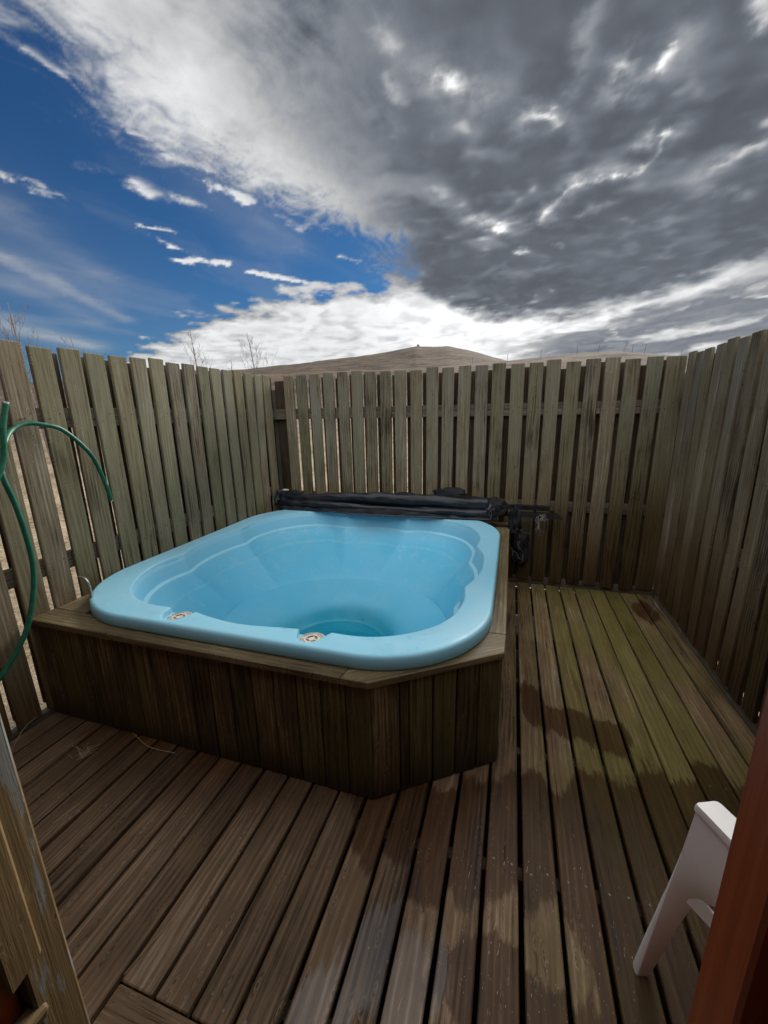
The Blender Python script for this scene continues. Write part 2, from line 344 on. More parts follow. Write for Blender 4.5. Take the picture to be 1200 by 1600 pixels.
def deck_mod(k, c, rr, h):
    nt = k['nt']; x, y, z = split(nt, k['w']); rn = k['rn']
    r2 = (rn * 23.1)._m('FRACT')
    yj = y + (rn - 0.5) * 0.16                      # wet edges jump from board to board
    n1 = noise(nt, xyz(nt, x * 14.0, yj * 5.5, rn * 9.0), 1.0, 4, 0.6)
    n2 = noise(nt, xyz(nt, x * 60.0, y * 9.0, 0.0), 1.0, 4, 0.65)
    jag = (n1 - 0.5) * 0.75 + (n2 - 0.5) * 0.45 + (k['fib2'] - 0.5) * 0.55
    def G(*a): return gauss(nt, x, yj, *a)
    wet = G(-0.30, 1.22, 0.30, 0.22) * 1.2
    for a in ((-0.02, 1.25, 0.22, 0.24), (0.18, 2.10, 0.08, 0.22), (0.36, 2.02, 0.12, 0.14), (0.56, 1.98, 0.10, 0.14),
              (0.95, 1.62, 0.30, 0.26), (0.62, 1.48, 0.28, 0.26), (0.40, 1.46, 0.09, 0.26), (0.42, 1.02, 0.14, 0.20), (0.30, 0.80, 0.5, 0.10),
              (0.02, 0.78, 0.10, 0.12), (0.60, 1.05, 0.18, 0.22), (1.10, 3.4, 0.12, 0.25), (-1.55, 1.28, 0.7, 0.10), (0.17, 1.42, 0.12, 0.24)):
        wet = wet + G(*a)
    wetm = (wet + jag).ss(0.52, 0.66)
    # water film near the doorway, its grey sky reflection painted into the colour
    film_sheen = G(-0.23, 0.80, 0.20, 0.17) + G(-0.42, 0.66, 0.12, 0.10) * 0.8 + (n1 - 0.5) * 0.8 + (n2 - 0.5) * 0.5 + (k['fib2'] - 0.5) * 0.5
    film_sheen = film_sheen.ss(0.52, 0.66)
    # moss and algae tint towards the right and the back
    mossn = noise(nt, xyz(nt, x * 2.2, y * 1.5, 3.0), 1.0, 5, 0.6)
    right = x.ss(-0.05, 0.55)
    moss = (mossn * 1.2 + k['blot'] * 0.35 + r2 * 0.25 - 0.60).ss(0.0, 0.42) * right
    c = mixc(nt, moss * 0.88, c, mixc(nt, k['f'], (0.085, 0.070, 0.014), (0.220, 0.185, 0.050)))
    green = (noise(nt, xyz(nt, x * 3.0, y * 2.6, 8.0), 1.0, 4, 0.6) + y.ss(2.9, 3.6) * 0.12).ss(0.60, 0.78) * right
    c = mixc(nt, green * 0.6, c, (0.050, 0.062, 0.016))
    # redder, cleaner timber on the left and pale worn patches
    pale = (noise(nt, xyz(nt, x * 9.0, y * 2.0, 5.0), 1.0, 5, 0.65) + (k['fib2'] - 0.5) * 0.5).ss(0.58, 0.80) * (1.0 - right * 0.7)
    c = mixc(nt, pale * 0.60, c, (0.400, 0.310, 0.220))
    foot = (y * -1.0 + 1.15 + (n1 - 0.5) * 0.8).ss(-0.2, 0.5)
    # wet wood: darker and more saturated
    wc = mixc(nt, 1.0, c, (0.36, 0.25, 0.15), 'MULTIPLY')
    tub_shade = (gauss(nt, x, y, -1.45, 1.38, 1.25, 0.50) + (n1 - 0.5) * 0.5 + (k['blot'] - 0.5) * 0.5).ss(0.06, 0.85)  # shade at the tub's front-left foot, painted into the deck colour
    c = mixc(nt, tub_shade * 0.9, c, mixc(nt, 1.0, c, (0.27, 0.20, 0.15), 'MULTIPLY'))
    c = mixc(nt, wetm * 0.95, c, wc)
    c = mixc(nt, film_sheen * 0.42, c, mixc(nt, k['f'], (0.080, 0.068, 0.066), (0.235, 0.205, 0.195)))
    rr = rr * (1.0 - wetm * 0.25)
    setin(nt, k['bs'], 'Coat Weight', film_sheen * 1.0)
    k['bs'].inputs['Coat Roughness'].default_value = 0.05
    k['bs'].inputs['Coat IOR'].default_value = 1.45
    # little pale flecks lying along the grain
    fl = nt.nodes.new('ShaderNodeTexVoronoi'); fl.voronoi_dimensions = '2D'
    wob = noise(nt, xyz(nt, x * 9.0, y * 4.0, 1.0), 1.0, 2, 0.5)
    fc = xyz(nt, x * 62.0 + wob * 7.0, y * 8.0 + x * 11.0 + wob * 6.0, 0.0); nt.links.new(fc.s, fl.inputs['Vector'])
    fd = V(nt, fl.outputs['Distance']); fr = split(nt, V(nt, fl.outputs['Color']))[1]
    zone = gauss(nt, x, y, 0.10, 0.95, 0.55, 0.50)
    fm = fd.ss(0.16, 0.09) * (fr + zone * 0.22 + (n2 - 0.5) * 0.5).ss(1.09, 1.14)
    c = mixc(nt, fm * 0.9, c, (0.62, 0.58, 0.46))
    h = h * (1.0 - film_sheen * 0.93) + 0.0
    return c, rr, h

def cladding_mod(k, c, rr, h):
    nt = k['nt']; x, y, z = split(nt, k['w'])
    r2 = (k['rn'] * 17.3)._m('FRACT')
    g = (k['blot2'] * 0.7 + r2 * 0.5 + x.ss(-0.7, 0.0) * 0.40).ss(0.50, 0.95) * 0.65
    c = mixc(nt, g, c, mixc(nt, k['f'], (0.040, 0.036, 0.010), (0.170, 0.150, 0.055)))
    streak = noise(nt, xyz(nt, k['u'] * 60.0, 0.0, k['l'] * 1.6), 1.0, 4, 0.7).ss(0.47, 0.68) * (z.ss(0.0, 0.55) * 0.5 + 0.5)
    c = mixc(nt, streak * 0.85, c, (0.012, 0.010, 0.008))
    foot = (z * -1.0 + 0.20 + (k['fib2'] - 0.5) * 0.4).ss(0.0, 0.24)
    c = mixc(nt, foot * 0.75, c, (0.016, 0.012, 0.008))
    return c, rr, h

M_FENCE = wood('weathered_fence_wood', (0.046, 0.034, 0.020), (0.195, 0.154, 0.098), (0.380, 0.330, 0.245), mod=fence_mod(0.62), varamt=0.36, spec=0.15, rough=0.85)
M_BACK = wood('shade_darkened_board_wood', (0.022, 0.015, 0.009), (0.070, 0.052, 0.032), (0.130, 0.105, 0.070), varamt=0.3, spec=0.12, rough=0.9)  # darker copy of the fence wood, with the gap shade put into its colour
M_RAIL = wood('fence_rail_wood', (0.045, 0.036, 0.024), (0.130, 0.108, 0.075), (0.25, 0.215, 0.16), varamt=0.3)
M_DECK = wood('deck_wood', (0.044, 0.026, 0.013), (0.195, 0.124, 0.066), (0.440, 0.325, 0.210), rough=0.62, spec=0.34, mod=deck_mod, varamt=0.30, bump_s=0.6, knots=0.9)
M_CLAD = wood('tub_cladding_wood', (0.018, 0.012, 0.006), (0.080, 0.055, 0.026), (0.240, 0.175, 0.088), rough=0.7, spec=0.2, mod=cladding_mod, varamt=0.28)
M_TRIM = wood('tub_trim_wood', (0.040, 0.028, 0.012), (0.130, 0.096, 0.046), (0.290, 0.228, 0.130), rough=0.48, spec=0.4, varamt=0.3)
def peel_mod(k, c, rr, h):
    nt = k['nt']
    p = (noise(nt, xyz(nt, k['u'] * 26.0, k['t'] * 26.0, k['l'] * 5.0), 1.0, 5, 0.62) + (k['fib2'] - 0.5) * 0.35).ss(0.535, 0.575)
    c = mixc(nt, p * 0.75, c, (0.17, 0.18, 0.18))
    return c, rr, h
M_POST = wood('old_post_wood', (0.060, 0.036, 0.012), (0.135, 0.086, 0.036), (0.280, 0.205, 0.110), mod=peel_mod, varamt=0.2, ring=0.2, knots=0.6)
M_PLANK = wood('old_plank_wood', (0.060, 0.038, 0.010), (0.145, 0.092, 0.038), (0.300, 0.215, 0.110), varamt=0.2, ring=0.2, knots=0.5)
M_REDWOOD = wood('red_stained_wood', (0.270, 0.045, 0.010), (0.450, 0.088, 0.020), (0.560, 0.130, 0.036), rough=0.42, spec=0.4, knots=0.0, ring=1.3, varamt=0.1, fibre=0.45, bump_s=0.25)

def simple(name, col, rough=0.5, metal=0.0, nscale=0.0, namt=0.0, spec=0.5, bs_=0.0, bscale=40.0):
    m, nt, bs = new_mat(name)
    if namt:
        n = noise(nt, texc(nt, 'Object'), nscale, 5, 0.6)
        c = mixc(nt, n.ss(0.3, 0.7), tuple(max(0, x * (1 - namt)) for x in col), tuple(min(1, x * (1 + namt)) for x in col))
        setin(nt, bs, 'Base Color', c)
        setin(nt, bs, 'Roughness', (rough + (n - 0.5) * 0.3).cl())
    else:
        setin(nt, bs, 'Base Color', col); setin(nt, bs, 'Roughness', rough)
    bs.inputs['Metallic'].default_value = metal
    bs.inputs['Specular IOR Level'].default_value = spec
    if bs_:
        bump(nt, bs, noise(nt, texc(nt, 'Object'), bscale, 5, 0.6), bs_, 0.004)
    return m

def shell_mat():
    m, nt, bs = new_mat('blue_fibreglass')
    w = wpos(nt); x, y, z = split(nt, w)
    n1 = noise(nt, w, 2.2, 5, 0.6); n2 = noise(nt, w, 38.0, 5, 0.65); n3 = noise(nt, w, 160.0, 3, 0.6)
    base = mixc(nt, z.ss(0.40, 0.62), (0.105, 0.500, 0.740), (0.270, 0.610, 0.780))      # paler rim, more saturated basin
    base = mixc(nt, z.ss(0.20, 0.02), base, (0.015, 0.360, 0.500))  # well darkened: shade and water tint put into the colour
    base = mixc(nt, (n1.ss(0.35, 0.7)) * 0.22, base, (0.33, 0.62, 0.74))
    chalk = (n2 * 0.6 + n1 * 0.5).ss(0.50, 0.72) * z.ss(0.60, 0.645)
    base = mixc(nt, chalk * 0.28, base, (0.46, 0.64, 0.70))
    scuff = (n2 + (n1 - 0.5)).ss(0.66, 0.76) * 0.14
    base = mixc(nt, scuff, base, (0.05, 0.26, 0.36))
    dirt = z.ss(0.60, 0.588) * 0.5
    base = mixc(nt, n3.ss(0.70, 0.78) * 0.35, base, (0.08, 0.22, 0.27))
    ridge = z.ss(0.5125, 0.5155) * z.ss(0.5235, 0.5210) * (0.35 + n2 * 0.7)
    base = mixc(nt, ridge.cl() * 0.75, base, (0.42, 0.74, 0.86))      # highlight along the moulded step, painted in as a pale line
    scum = (z + (n1 - 0.5) * 0.012).ss(0.402, 0.412) * (z + (n1 - 0.5) * 0.012).ss(0.424, 0.414) * n2.ss(0.35, 0.6)
    base = mixc(nt, scum * 0.28, base, (0.42, 0.66, 0.70))
    drip = noise(nt, xyz(nt, x * 16.0, y * 16.0, z * 1.6), 1.0, 4, 0.6).ss(0.56, 0.72) * z.ss(0.62, 0.55) * z.ss(0.15, 0.30)
    base = mixc(nt, drip * 0.16, base, (0.50, 0.74, 0.80))
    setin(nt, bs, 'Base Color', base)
    # patches of rain water on the rim are glossy
    wet = (noise(nt, w, 9.0, 4, 0.55) + gauss(nt, x, y, -0.35, 1.52, 0.25, 0.20) * 0.16).ss(0.60, 0.63) * z.ss(0.64, 0.648)
    setin(nt, bs, 'Roughness', (0.50 + (n2 - 0.5) * 0.25 - wet * 0.20).cl())
    bs.inputs['Specular IOR Level'].default_value = 0.42
    bs.inputs['Coat Weight'].default_value = 0.08
    bs.inputs['Coat Roughness'].default_value = 0.2
    bump(nt, bs, n2 * 0.5 + n1 * 0.6 + n3 * 0.15, 0.12, 0.004)
    return m
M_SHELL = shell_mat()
M_GRILLE = simple('grille_plastic', (0.72, 0.66, 0.58), 0.45, nscale=60, namt=0.12)
M_GRILLE_D = simple('grille_slot', (0.42, 0.35, 0.29), 0.8)
M_TARP = simple('black_tarpaulin', (0.010, 0.011, 0.015), 0.40, nscale=9, namt=0.5, spec=0.5, bs_=0.5, bscale=55)
M_TARP2 = simple('dull_black_fabric', (0.012, 0.012, 0.014), 0.7, nscale=22, namt=0.5, spec=0.3, bs_=0.9, bscale=70)
M_BLACK = simple('black_metal', (0.012, 0.012, 0.014), 0.35, nscale=15, namt=0.4)
M_WHITE_RAG = simple('pale_thread', (0.55, 0.55, 0.56), 0.8)
M_FRAY = simple('grey_thread', (0.22, 0.22, 0.23), 0.8)
M_HOSE = simple('green_rubber', (0.006, 0.105, 0.058), 0.42, nscale=30, namt=0.25, spec=0.45)
M_HOSE_END = simple('hose_brass', (0.5, 0.55, 0.5), 0.4)
M_STEEL = simple('galvanised_steel', (0.42, 0.43, 0.42), 0.38, metal=0.85, nscale=60, namt=0.25)
M_SCREW = simple('dull_screw_head', (0.20, 0.18, 0.15), 0.5, metal=0.5)
M_NAIL = simple('rusty_nail', (0.035, 0.028, 0.024), 0.7)
M_LEAF = simple('dead_leaf', (0.06, 0.05, 0.03), 0.8)
M_PLASTIC = simple('white_chair_plastic', (0.80, 0.79, 0.77), 0.45, nscale=5, namt=0.05, bs_=0.08, bscale=90)
M_DARK = simple('dark_underlay', (0.012, 0.010, 0.008), 0.9)
M_STRAW = simple('dry_straw', (0.42, 0.34, 0.20), 0.8)
M_BARK = simple('bare_bark', (0.17, 0.14, 0.13), 0.85, nscale=12, namt=0.35)
M_REDWALL = simple('red_wall_paint', (0.055, 0.012, 0.008), 0.6, nscale=8, namt=0.2)
M_ROOM = simple('dim_room_paint', (0.20, 0.17, 0.14), 0.8, nscale=3, namt=0.1)
M_ROOF = simple('corrugated_roof', (0.10, 0.03, 0.025), 0.5, nscale=6, namt=0.2)
M_STONE = simple('grey_stone', (0.16, 0.15, 0.14), 0.9, nscale=5, namt=0.3)

def water_mat():
    m, nt, bs = new_mat('standing_water')
    out = nt.nodes['Material Output']
    tr = nt.nodes.new('ShaderNodeBsdfTransparent'); tr.inputs[0].default_value = (0.50, 0.88, 0.92, 1)
    gl = nt.nodes.new('ShaderNodeBsdfGlossy'); gl.inputs['Roughness'].default_value = 0.03
    fr = nt.nodes.new('ShaderNodeFresnel'); fr.inputs[0].default_value = 1.33
    mx = nt.nodes.new('ShaderNodeMixShader')
    nt.links.new(fr.outputs[0], mx.inputs[0]); nt.links.new(tr.outputs[0], mx.inputs[1]); nt.links.new(gl.outputs[0], mx.inputs[2])
    nt.links.new(mx.outputs[0], out.inputs['Surface'])
    return m
M_WATER = water_mat()

def ground_mat():
    m, nt, bs = new_mat('dry_grassland')
    w = wpos(nt); x, y, z = split(nt, w)
    dist = (x * x + y * y).sq()
    a = noise(nt, w, 14.0, 8, 0.7); b = noise(nt, w, 0.9, 6, 0.6); c = noise(nt, w, 0.05, 6, 0.62)
    str_ = noise(nt, xyz(nt, x * 40.0, y * 40.0, z * 6.0), 1.0, 5, 0.7)
    n = (a * 0.4 + b * 0.35 + str_ * 0.45)
    near = mixc(nt, n.ss(0.45, 0.75), (0.10, 0.070, 0.035), (0.50, 0.40, 0.28))
    med = noise(nt, xyz(nt, x * 0.12, y * 0.12, z * 0.9), 1.0, 8, 0.7)
    fine = noise(nt, xyz(nt, x * 0.5, y * 0.5, z * 2.5), 1.0, 7, 0.72)
    far = mixc(nt, (med * 0.6 + fine * 0.5).ss(0.42, 0.66), (0.026, 0.020, 0.015), (0.130, 0.092, 0.062))
    rock = (noise(nt, xyz(nt, x * 0.035, y * 0.035, z * 0.55), 1.0, 8, 0.7) + z.ss(18.0, 34.0) * 0.10).ss(0.54, 0.66)
    far = mixc(nt, rock * 0.7, far, (0.085, 0.072, 0.062))
    col = mixc(nt, dist.ss(8.0, 40.0), near, far)
    under = (2.6 - (x + 0.57).ab() * 1.44).ss(0.0, 0.1) * (2.2 - (y - 2.0).ab() * 1.2).ss(0.0, 0.1)
    col = mixc(nt, under, col, (0.018, 0.014, 0.010))
    setin(nt, bs, 'Base Color', col)
    bs.inputs['Roughness'].default_value = 0.95
    bs.inputs['Specular IOR Level'].default_value = 0.1
    bump(nt, bs, a * 0.5 + str_ * 0.6 + fine * 1.5, 0.8, 0.05)
    return m
M_GROUND = ground_mat()

# ------------------------------------------------------------------ object helpers
def link(o, parent=None):
    scene.collection.objects.link(o)
    if parent: o.parent = parent
    return o
def tag(o, label=None, cat=None, group=None, kind=None):
    if label: o['label'] = label
    if cat: o['category'] = cat
    if group: o['group'] = group
    if kind: o['kind'] = kind
    return o
def thing(name, label, cat, loc=(0, 0, 0), group=None):
    o = bpy.data.objects.new(name, None); o.empty_display_size = 0.1
    link(o); o.location = loc
    return tag(o, label, cat, group)
def mesh_obj(name, verts, faces, mats, parent=None, smooth=False, sharp=None, fmat=None):
    me = bpy.data.meshes.new(name)
    me.from_pydata([tuple(v) for v in verts], [], faces)
    for m in (mats if isinstance(mats, (list, tuple)) else [mats]): me.materials.append(m)
    if fmat is not None: me.polygons.foreach_set('material_index', fmat)
    if smooth:
        me.polygons.foreach_set('use_smooth', [True] * len(me.polygons))
        if sharp: me.set_sharp_from_angle(angle=R(sharp))
    me.update()
    o = bpy.data.objects.new(name, me)
    link(o)
    if parent:
        o.parent = parent
        o.matrix_parent_inverse = Matrix.Translation(parent.location).inverted()
    return o

class Boards:
    """collects timber boards into one mesh with board-local texture coordinates"""
    def __init__(s): s.v, s.f, s.b, s.r, s.mi = [], [], [], [], []
    def add(s, O, U, T, L, w, t, l, ch=0.003, seg=1, bow=0.0, jit=0.0, rnd=None, mi=0, endch=None, cut=(0, 0), cut0=(0, 0)):
        """O = corner, U across (w), T through (t), L along (l). cut = extra length at the far end for u=0 / u=w"""
        O, U, T, L = (np.array(a, float) for a in (O, U, T, L))
        rnd = rng.random() if rnd is None else rnd
        off = np.array([rng.random() * 7, rng.random() * 5, rng.random() * 31])
        sec = [(ch, 0), (w - ch, 0), (w, ch), (w, t - ch), (w - ch, t), (ch, t), (0, t - ch), (0, ch)]
        e = ch if endch is None else endch
        ls = [0.0] + ([e] if e else []) + [l * k / seg for k in range(1, seg)] + ([l - e] if e else []) + [l]
        b1, b2 = rng.normal() * bow, rng.normal() * bow
        base = len(s.v)
        for i, lv in enumerate(ls):
            fr = lv / l
            dx_ = b1 * math.sin(math.pi * fr); dt = b2 * math.sin(math.pi * fr * 1.3)
            shr = e * 0.7 if (e and i in (0, len(ls) - 1)) else 0.0
            for (a, c) in sec:
                aa = a + (shr if a < w / 2 else -shr); cc = c + (shr if c < t / 2 else -shr)
                ex = cut[0] + (cut[1] - cut[0]) * (a / w); e0 = cut0[0] + (cut0[1] - cut0[0]) * (a / w)
                lp = e0 + lv * (l + ex - e0) / l
                s.v.append(O + U * (aa + dx_) + T * (cc + dt) + L * lp)
                s.b.append((a + off[0], c + off[1], lp + off[2])); s.r.append(rnd)
        n = len(ls)
        for i in range(n - 1):
            for j in range(8):
                k = (j + 1) % 8
                s.f.append((base + i * 8 + j, base + i * 8 + k, base + (i + 1) * 8 + k, base + (i + 1) * 8 + j)); s.mi.append(mi)
        s.f.append(tuple(base + j for j in reversed(range(8)))); s.mi.append(mi)
        s.f.append(tuple(base + (n - 1) * 8 + j for j in range(8))); s.mi.append(mi)
    def prism(s, poly, z0, z1, rnd=None, ldir=(1, 0), ch=0.003, mi=0):
        """flat board with any outline in plan; ldir = grain direction"""
        rnd = rng.random() if rnd is None else rnd
        off = np.array([rng.random() * 7, rng.random() * 5, rng.random() * 31])
        n = len(poly); base = len(s.v); P = np.array(poly, float)
        ld = np.array(ldir, float); ld /= np.linalg.norm(ld); ud = np.array([ld[1], -ld[0]])
        cen = P.mean(0)
        area = sum(P[i][0] * P[(i + 1) % n][1] - P[(i + 1) % n][0] * P[i][1] for i in range(n))
        if area < 0: P = P[::-1]
        ins = []
        for i in range(n):
            a, b, c = P[i - 1], P[i], P[(i + 1) % n]
            d1 = (b - a) / np.linalg.norm(b - a); d2 = (c - b) / np.linalg.norm(c - b)
            n1 = np.array([-d1[1], d1[0]]); n2 = np.array([-d2[1], d2[0]]); nn = n1 + n2; nn /= max(1e-6, nn @ n1)
            ins.append(b + nn * ch)
        for (Q, z) in ((P, z0), (P, z1 - ch), (np.array(ins), z1)):
            for q in Q:
                s.v.append(np.array([q[0], q[1], z])); s.b.append((q @ ud + off[0], z + off[1], q @ ld + off[2])); s.r.append(rnd)
        for k in range(2):
            for i in range(n):
                j = (i + 1) % n
                s.f.append((base + k * n + i, base + k * n + j, base + (k + 1) * n + j, base + (k + 1) * n + i)); s.mi.append(mi)
        s.f.append(tuple(base + 2 * n + i for i in range(n))); s.mi.append(mi)
        s.f.append(tuple(base + i for i in reversed(range(n)))); s.mi.append(mi)
    def build(s, name, mats, parent=None):
        o = mesh_obj(name, s.v, s.f, mats, parent, fmat=s.mi)
        me = o.data
        a = me.attributes.new('bco', 'FLOAT_VECTOR', 'POINT'); a.data.foreach_set('vector', np.array(s.b, dtype=np.float32).ravel())
        a = me.attributes.new('rnd', 'FLOAT', 'POINT'); a.data.foreach_set('value', np.array(s.r, dtype=np.float32))
        bm = bmesh.new(); bm.from_mesh(me); bmesh.ops.recalc_face_normals(bm, faces=bm.faces); bm.to_mesh(me); bm.free()
        return o

def box_geo(v, f, lo, hi):
    b = len(v)
    for z in (lo[2], hi[2]):
        v += [(lo[0], lo[1], z), (hi[0], lo[1], z), (hi[0], hi[1], z), (lo[0], hi[1], z)]
    f += [(b, b + 3, b + 2, b + 1), (b + 4, b + 5, b + 6, b + 7), (b, b + 1, b + 5, b + 4), (b + 1, b + 2, b + 6, b + 5), (b + 2, b + 3, b + 7, b + 6), (b + 3, b, b + 4, b + 7)]

def catmull(pts, n=8, closed=False):
    P = [np.array(p, float) for p in pts]; out = []
    N = len(P); rngs = range(N if closed else N - 1)
    for i in rngs:
        p1, p2 = P[i], P[(i + 1) % N]
        p0 = P[i - 1] if (closed or i > 0) else 2 * p1 - p2
        p3 = P[(i + 2) % N] if (closed or i + 2 < N) else 2 * p2 - p1
        for k in range(n):
            t = k / n
            out.append(0.5 * ((2 * p1) + (-p0 + p2) * t + (2 * p0 - 5 * p1 + 4 * p2 - p3) * t * t + (-p0 + 3 * p1 - 3 * p2 + p3) * t ** 3))
    if not closed: out.append(P[-1])
    return out

def tube_geo(v, f, pts, rad, sides=10, cap=True, radfn=None):
    """tube along pts with parallel-transported frames"""
    P = [Vector(p) for p in pts]; n = len(P); base = len(v)
    t = (P[1] - P[0]).normalized()
    a = t.orthogonal().normalized()
    for i in range(n):
        t2 = (P[min(i + 1, n - 1)] - P[max(i - 1, 0)]).normalized()
        a = (a - t2 * a.dot(t2)).normalized(); b = t2.cross(a)
        r = rad[i] if hasattr(rad, '__len__') else rad
        for k in range(sides):
            an = 2 * math.pi * k / sides
            rr = r * (radfn(i / (n - 1), an) if radfn else 1.0)
            v.append(tuple(P[i] + (a * math.cos(an) + b * math.sin(an)) * rr))
    for i in range(n - 1):
        for k in range(sides):
            j = (k + 1) % sides
            f.append((base + i * sides + k, base + i * sides + j, base + (i + 1) * sides + j, base + (i + 1) * sides + k))
    if cap:
        f.append(tuple(base + k for k in reversed(range(sides))))
        f.append(tuple(base + (n - 1) * sides + k for k in range(sides)))
def tube(name, pts, rad, mat, parent=None, sides=10, radfn=None):
    v, f = [], []; tube_geo(v, f, pts, rad, sides, True, radfn)
    return mesh_obj(name, v, f, mat, parent, smooth=True, sharp=60)

# ------------------------------------------------------------------ terrain
skyA = [(-180, 2.0), (-90, 2.0), (-60, 3.6), (-45, 4.6), (-36, 5.1), (-30, 5.1), (-20, 5.4), (-10, 5.7), (-3, 6.0), (3, 6.3), (7, 6.45), (12, 6.25), (16, 5.5), (20, 4.6), (40, 3.5), (90, 2.0), (180, 2.0)]
skyB = [(-180, 1.0), (-90, 1.0), (-60, 3.5), (-45, 5.0), (-36, 5.55), (-30, 6.1), (-21, 7.0), (-15.4, 7.8), (-12.8, 8.15), (-12.3, 8.10), (-8.7, 8.0), (-6.2, 7.5), (-3.3, 6.6), (-1, 6.0), (5, 5.5), (15, 4.5), (60, 2.0), (180, 1.0)]
DA, DB = 75.0, 230.0
def sst(a, b, x): x = min(1, max(0, (x - a) / (b - a))); return x * x * (3 - 2 * x)
def terr(r, az):
    ea = np.interp(az, [a for a, _ in skyA], [e for _, e in skyA]); eb = np.interp(az, [a for a, _ in skyB], [e for _, e in skyB])
    HA = 1.6 + math.tan(R(ea)) * DA; HB = 1.6 + math.tan(R(eb)) * DB
    ys = r / DA
    h = -0.35 + (HA + 0.35) * (sst(0.02, 1.05, ys) * 0.25 + 0.75 * min(1, max(0, (r - 7) / (DA - 7))) ** 1.15)
    if r > DA:
        k = (r - DA) / (DB - DA)
        dip = -2.5 * math.sin(math.pi * min(1, k)) * (1 if k < 1 else 0)
        h = HA + (HB - HA) * sst(0, 1, k) + dip
        if r > DB: h = HB - (r - DB) * 0.10 * sst(DB, DB + 60, r)
    return h
azs = list(np.arange(-180, -64, 4.0)) + list(np.arange(-64, 26, 0.25)) + list(np.arange(26, 180, 4.0))
rs = [0.0] + list(np.geomspace(1.0, 420.0, 120)) + [700.0, 1600.0]
v, f = [(0, 0, -0.35)], []
for r in rs[1:]:
    for az in azs:
        x, y = r * math.sin(R(az)), r * math.cos(R(az))
        h = terr(min(r, 420), az)
        if r > 420: h = min(h, 0) - 1
        amp = sst(9, 60, r)
        q = Vector((x * 0.045, y * 0.045, 0.3))
        h += amp * (mnoise.fractal(q, 1.0, 2.0, 5) * 0.35 * (1 + 1.6 * sst(90, 200, r) * (1 - sst(205, 235, r) * 0.75))) 
        h += 0.03 * mnoise.fractal(Vector((x * 1.3, y * 1.3, 0)), 1.0, 2.0, 3) * sst(1, 4, r)
        v.append((x, y, h))
n = len(azs)
for k in range(n): f.append((0, 1 + k, 1 + (k + 1) % n))
for i in range(len(rs) - 2):
    for k in range(n):
        a, b = 1 + i * n + k, 1 + i * n + (k + 1) % n
        f.append((a, a + n, b + n, b))
f = [tuple(reversed(q)) for q in f]
tag(mesh_obj('ground', v, f, M_GROUND, smooth=True), kind='structure', label='dry straw coloured grassland rising to a bare brown hill')

def ground_z(x, y):
    return terr(math.hypot(x, y), math.degrees(math.atan2(x, y)))

# ------------------------------------------------------------------ deck
XL, XR, YB, YF = -2.37, 1.235, 3.788, 0.30
deck = Boards()
PITCH = 0.1252
def casing_y(x):
    """front line of the tub casing, the deck boards run a little way under it"""
    if x > 0.035: return None
    if x > -0.481: return 1.287 + (x + 0.481) * (1.63 - 1.287) / 0.493 + 0.05
    return 1.34
k = -20
while True:
    gl = 0.110 + PITCH * k            # centre of the gap at the board's left
    if gl > XR - 0.02: break
    gw = 0.0150 if gl > -0.3 else 0.0135
    if gl > 0.5: gw = 0.0115
    gw += rng.normal() * 0.001
    x0, x1 = gl + gw / 2, gl + PITCH - gw / 2
    x0 = max(x0, XL + 0.004); x1 = min(x1, XR - 0.002)
    xm = (x0 + x1) / 2
    y0 = 0.543 if xm > -1.02 else 0.305
    dzz = rng.normal() * 0.0007
    L = (0, 1, 0)
    if x1 - x0 > 0.02:
        if xm < 0.035:
            ya, yb_ = casing_y(x0), casing_y(x1)
            ye = min(ya, yb_ if yb_ else 9); l = ye - y0
            deck.add((x0, y0, -0.028 + dzz), (1, 0, 0), (0, 0, 1), L, x1 - x0, 0.028, l, ch=0.0035, seg=4, bow=0.0015,
                     cut=(ya - ye, (yb_ if yb_ else 1.7) - ye))
        else:
            l = YB - 0.004 - y0 + rng.normal() * 0.004
            deck.add((x0, y0, -0.028 + dzz), (1, 0, 0), (0, 0, 1), L, x1 - x0, 0.028, l, ch=0.0035, seg=6, bow=0.0018)
    k += 1
# boards that run crosswise in front of the doorway
deck.add((-1.008, 0.425, -0.028), (0, 1, 0), (0, 0, 1), (1, 0, 0), 0.113, 0.028, 2.24, ch=0.003, rnd=0.2)
deck.add((-1.008, 0.303, -0.028), (0, 1, 0), (0, 0, 1), (1, 0, 0), 0.113, 0.028, 2.24, ch=0.003, rnd=0.6)
# joists
for yj in (0.36, 0.62, 1.17, 1.74, 2.30, 2.86, 3.42, 3.70):
    x0 = XL if yj < 1.2 else 0.02
    deck.add((x0, yj, -0.150), (0, 1, 0), (0, 0, 1), (1, 0, 0), 0.045, 0.118, XR - x0, ch=0.002, mi=1)
# screw heads
sv, sf = [], []
def screw(x, y, z, nrm='z', r=0.0042):
    b = len(sv)
    for kk in range(8):
        a = kk * math.pi / 4
        sv.append({'z': (x + r * math.cos(a), y + r * math.sin(a), z), 'y': (x + r * math.cos(a), y, z + r * math.sin(a)), 'x': (x, y + r * math.cos(a), z + r * math.sin(a))}[nrm])
    sf.append(tuple(b + kk for kk in range(8)))
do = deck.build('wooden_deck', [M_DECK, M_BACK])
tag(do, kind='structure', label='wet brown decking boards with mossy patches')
k = -19
for k in range(-19, 9):
    xm = 0.110 + PITCH * k + PITCH / 2
    for s in (-0.028, 0.028):
        for yj in ((0.575,) if xm < 0 else (0.575, 1.19, 1.76, 2.32, 2.88, 3.70)):
            if xm < -1.02: continue
            screw(xm + s + rng.normal() * .003, yj + rng.normal() * .006, 0.0016)
so = mesh_obj('screw_heads', sv, sf, M_SCREW, do); tag(so, kind='stuff')

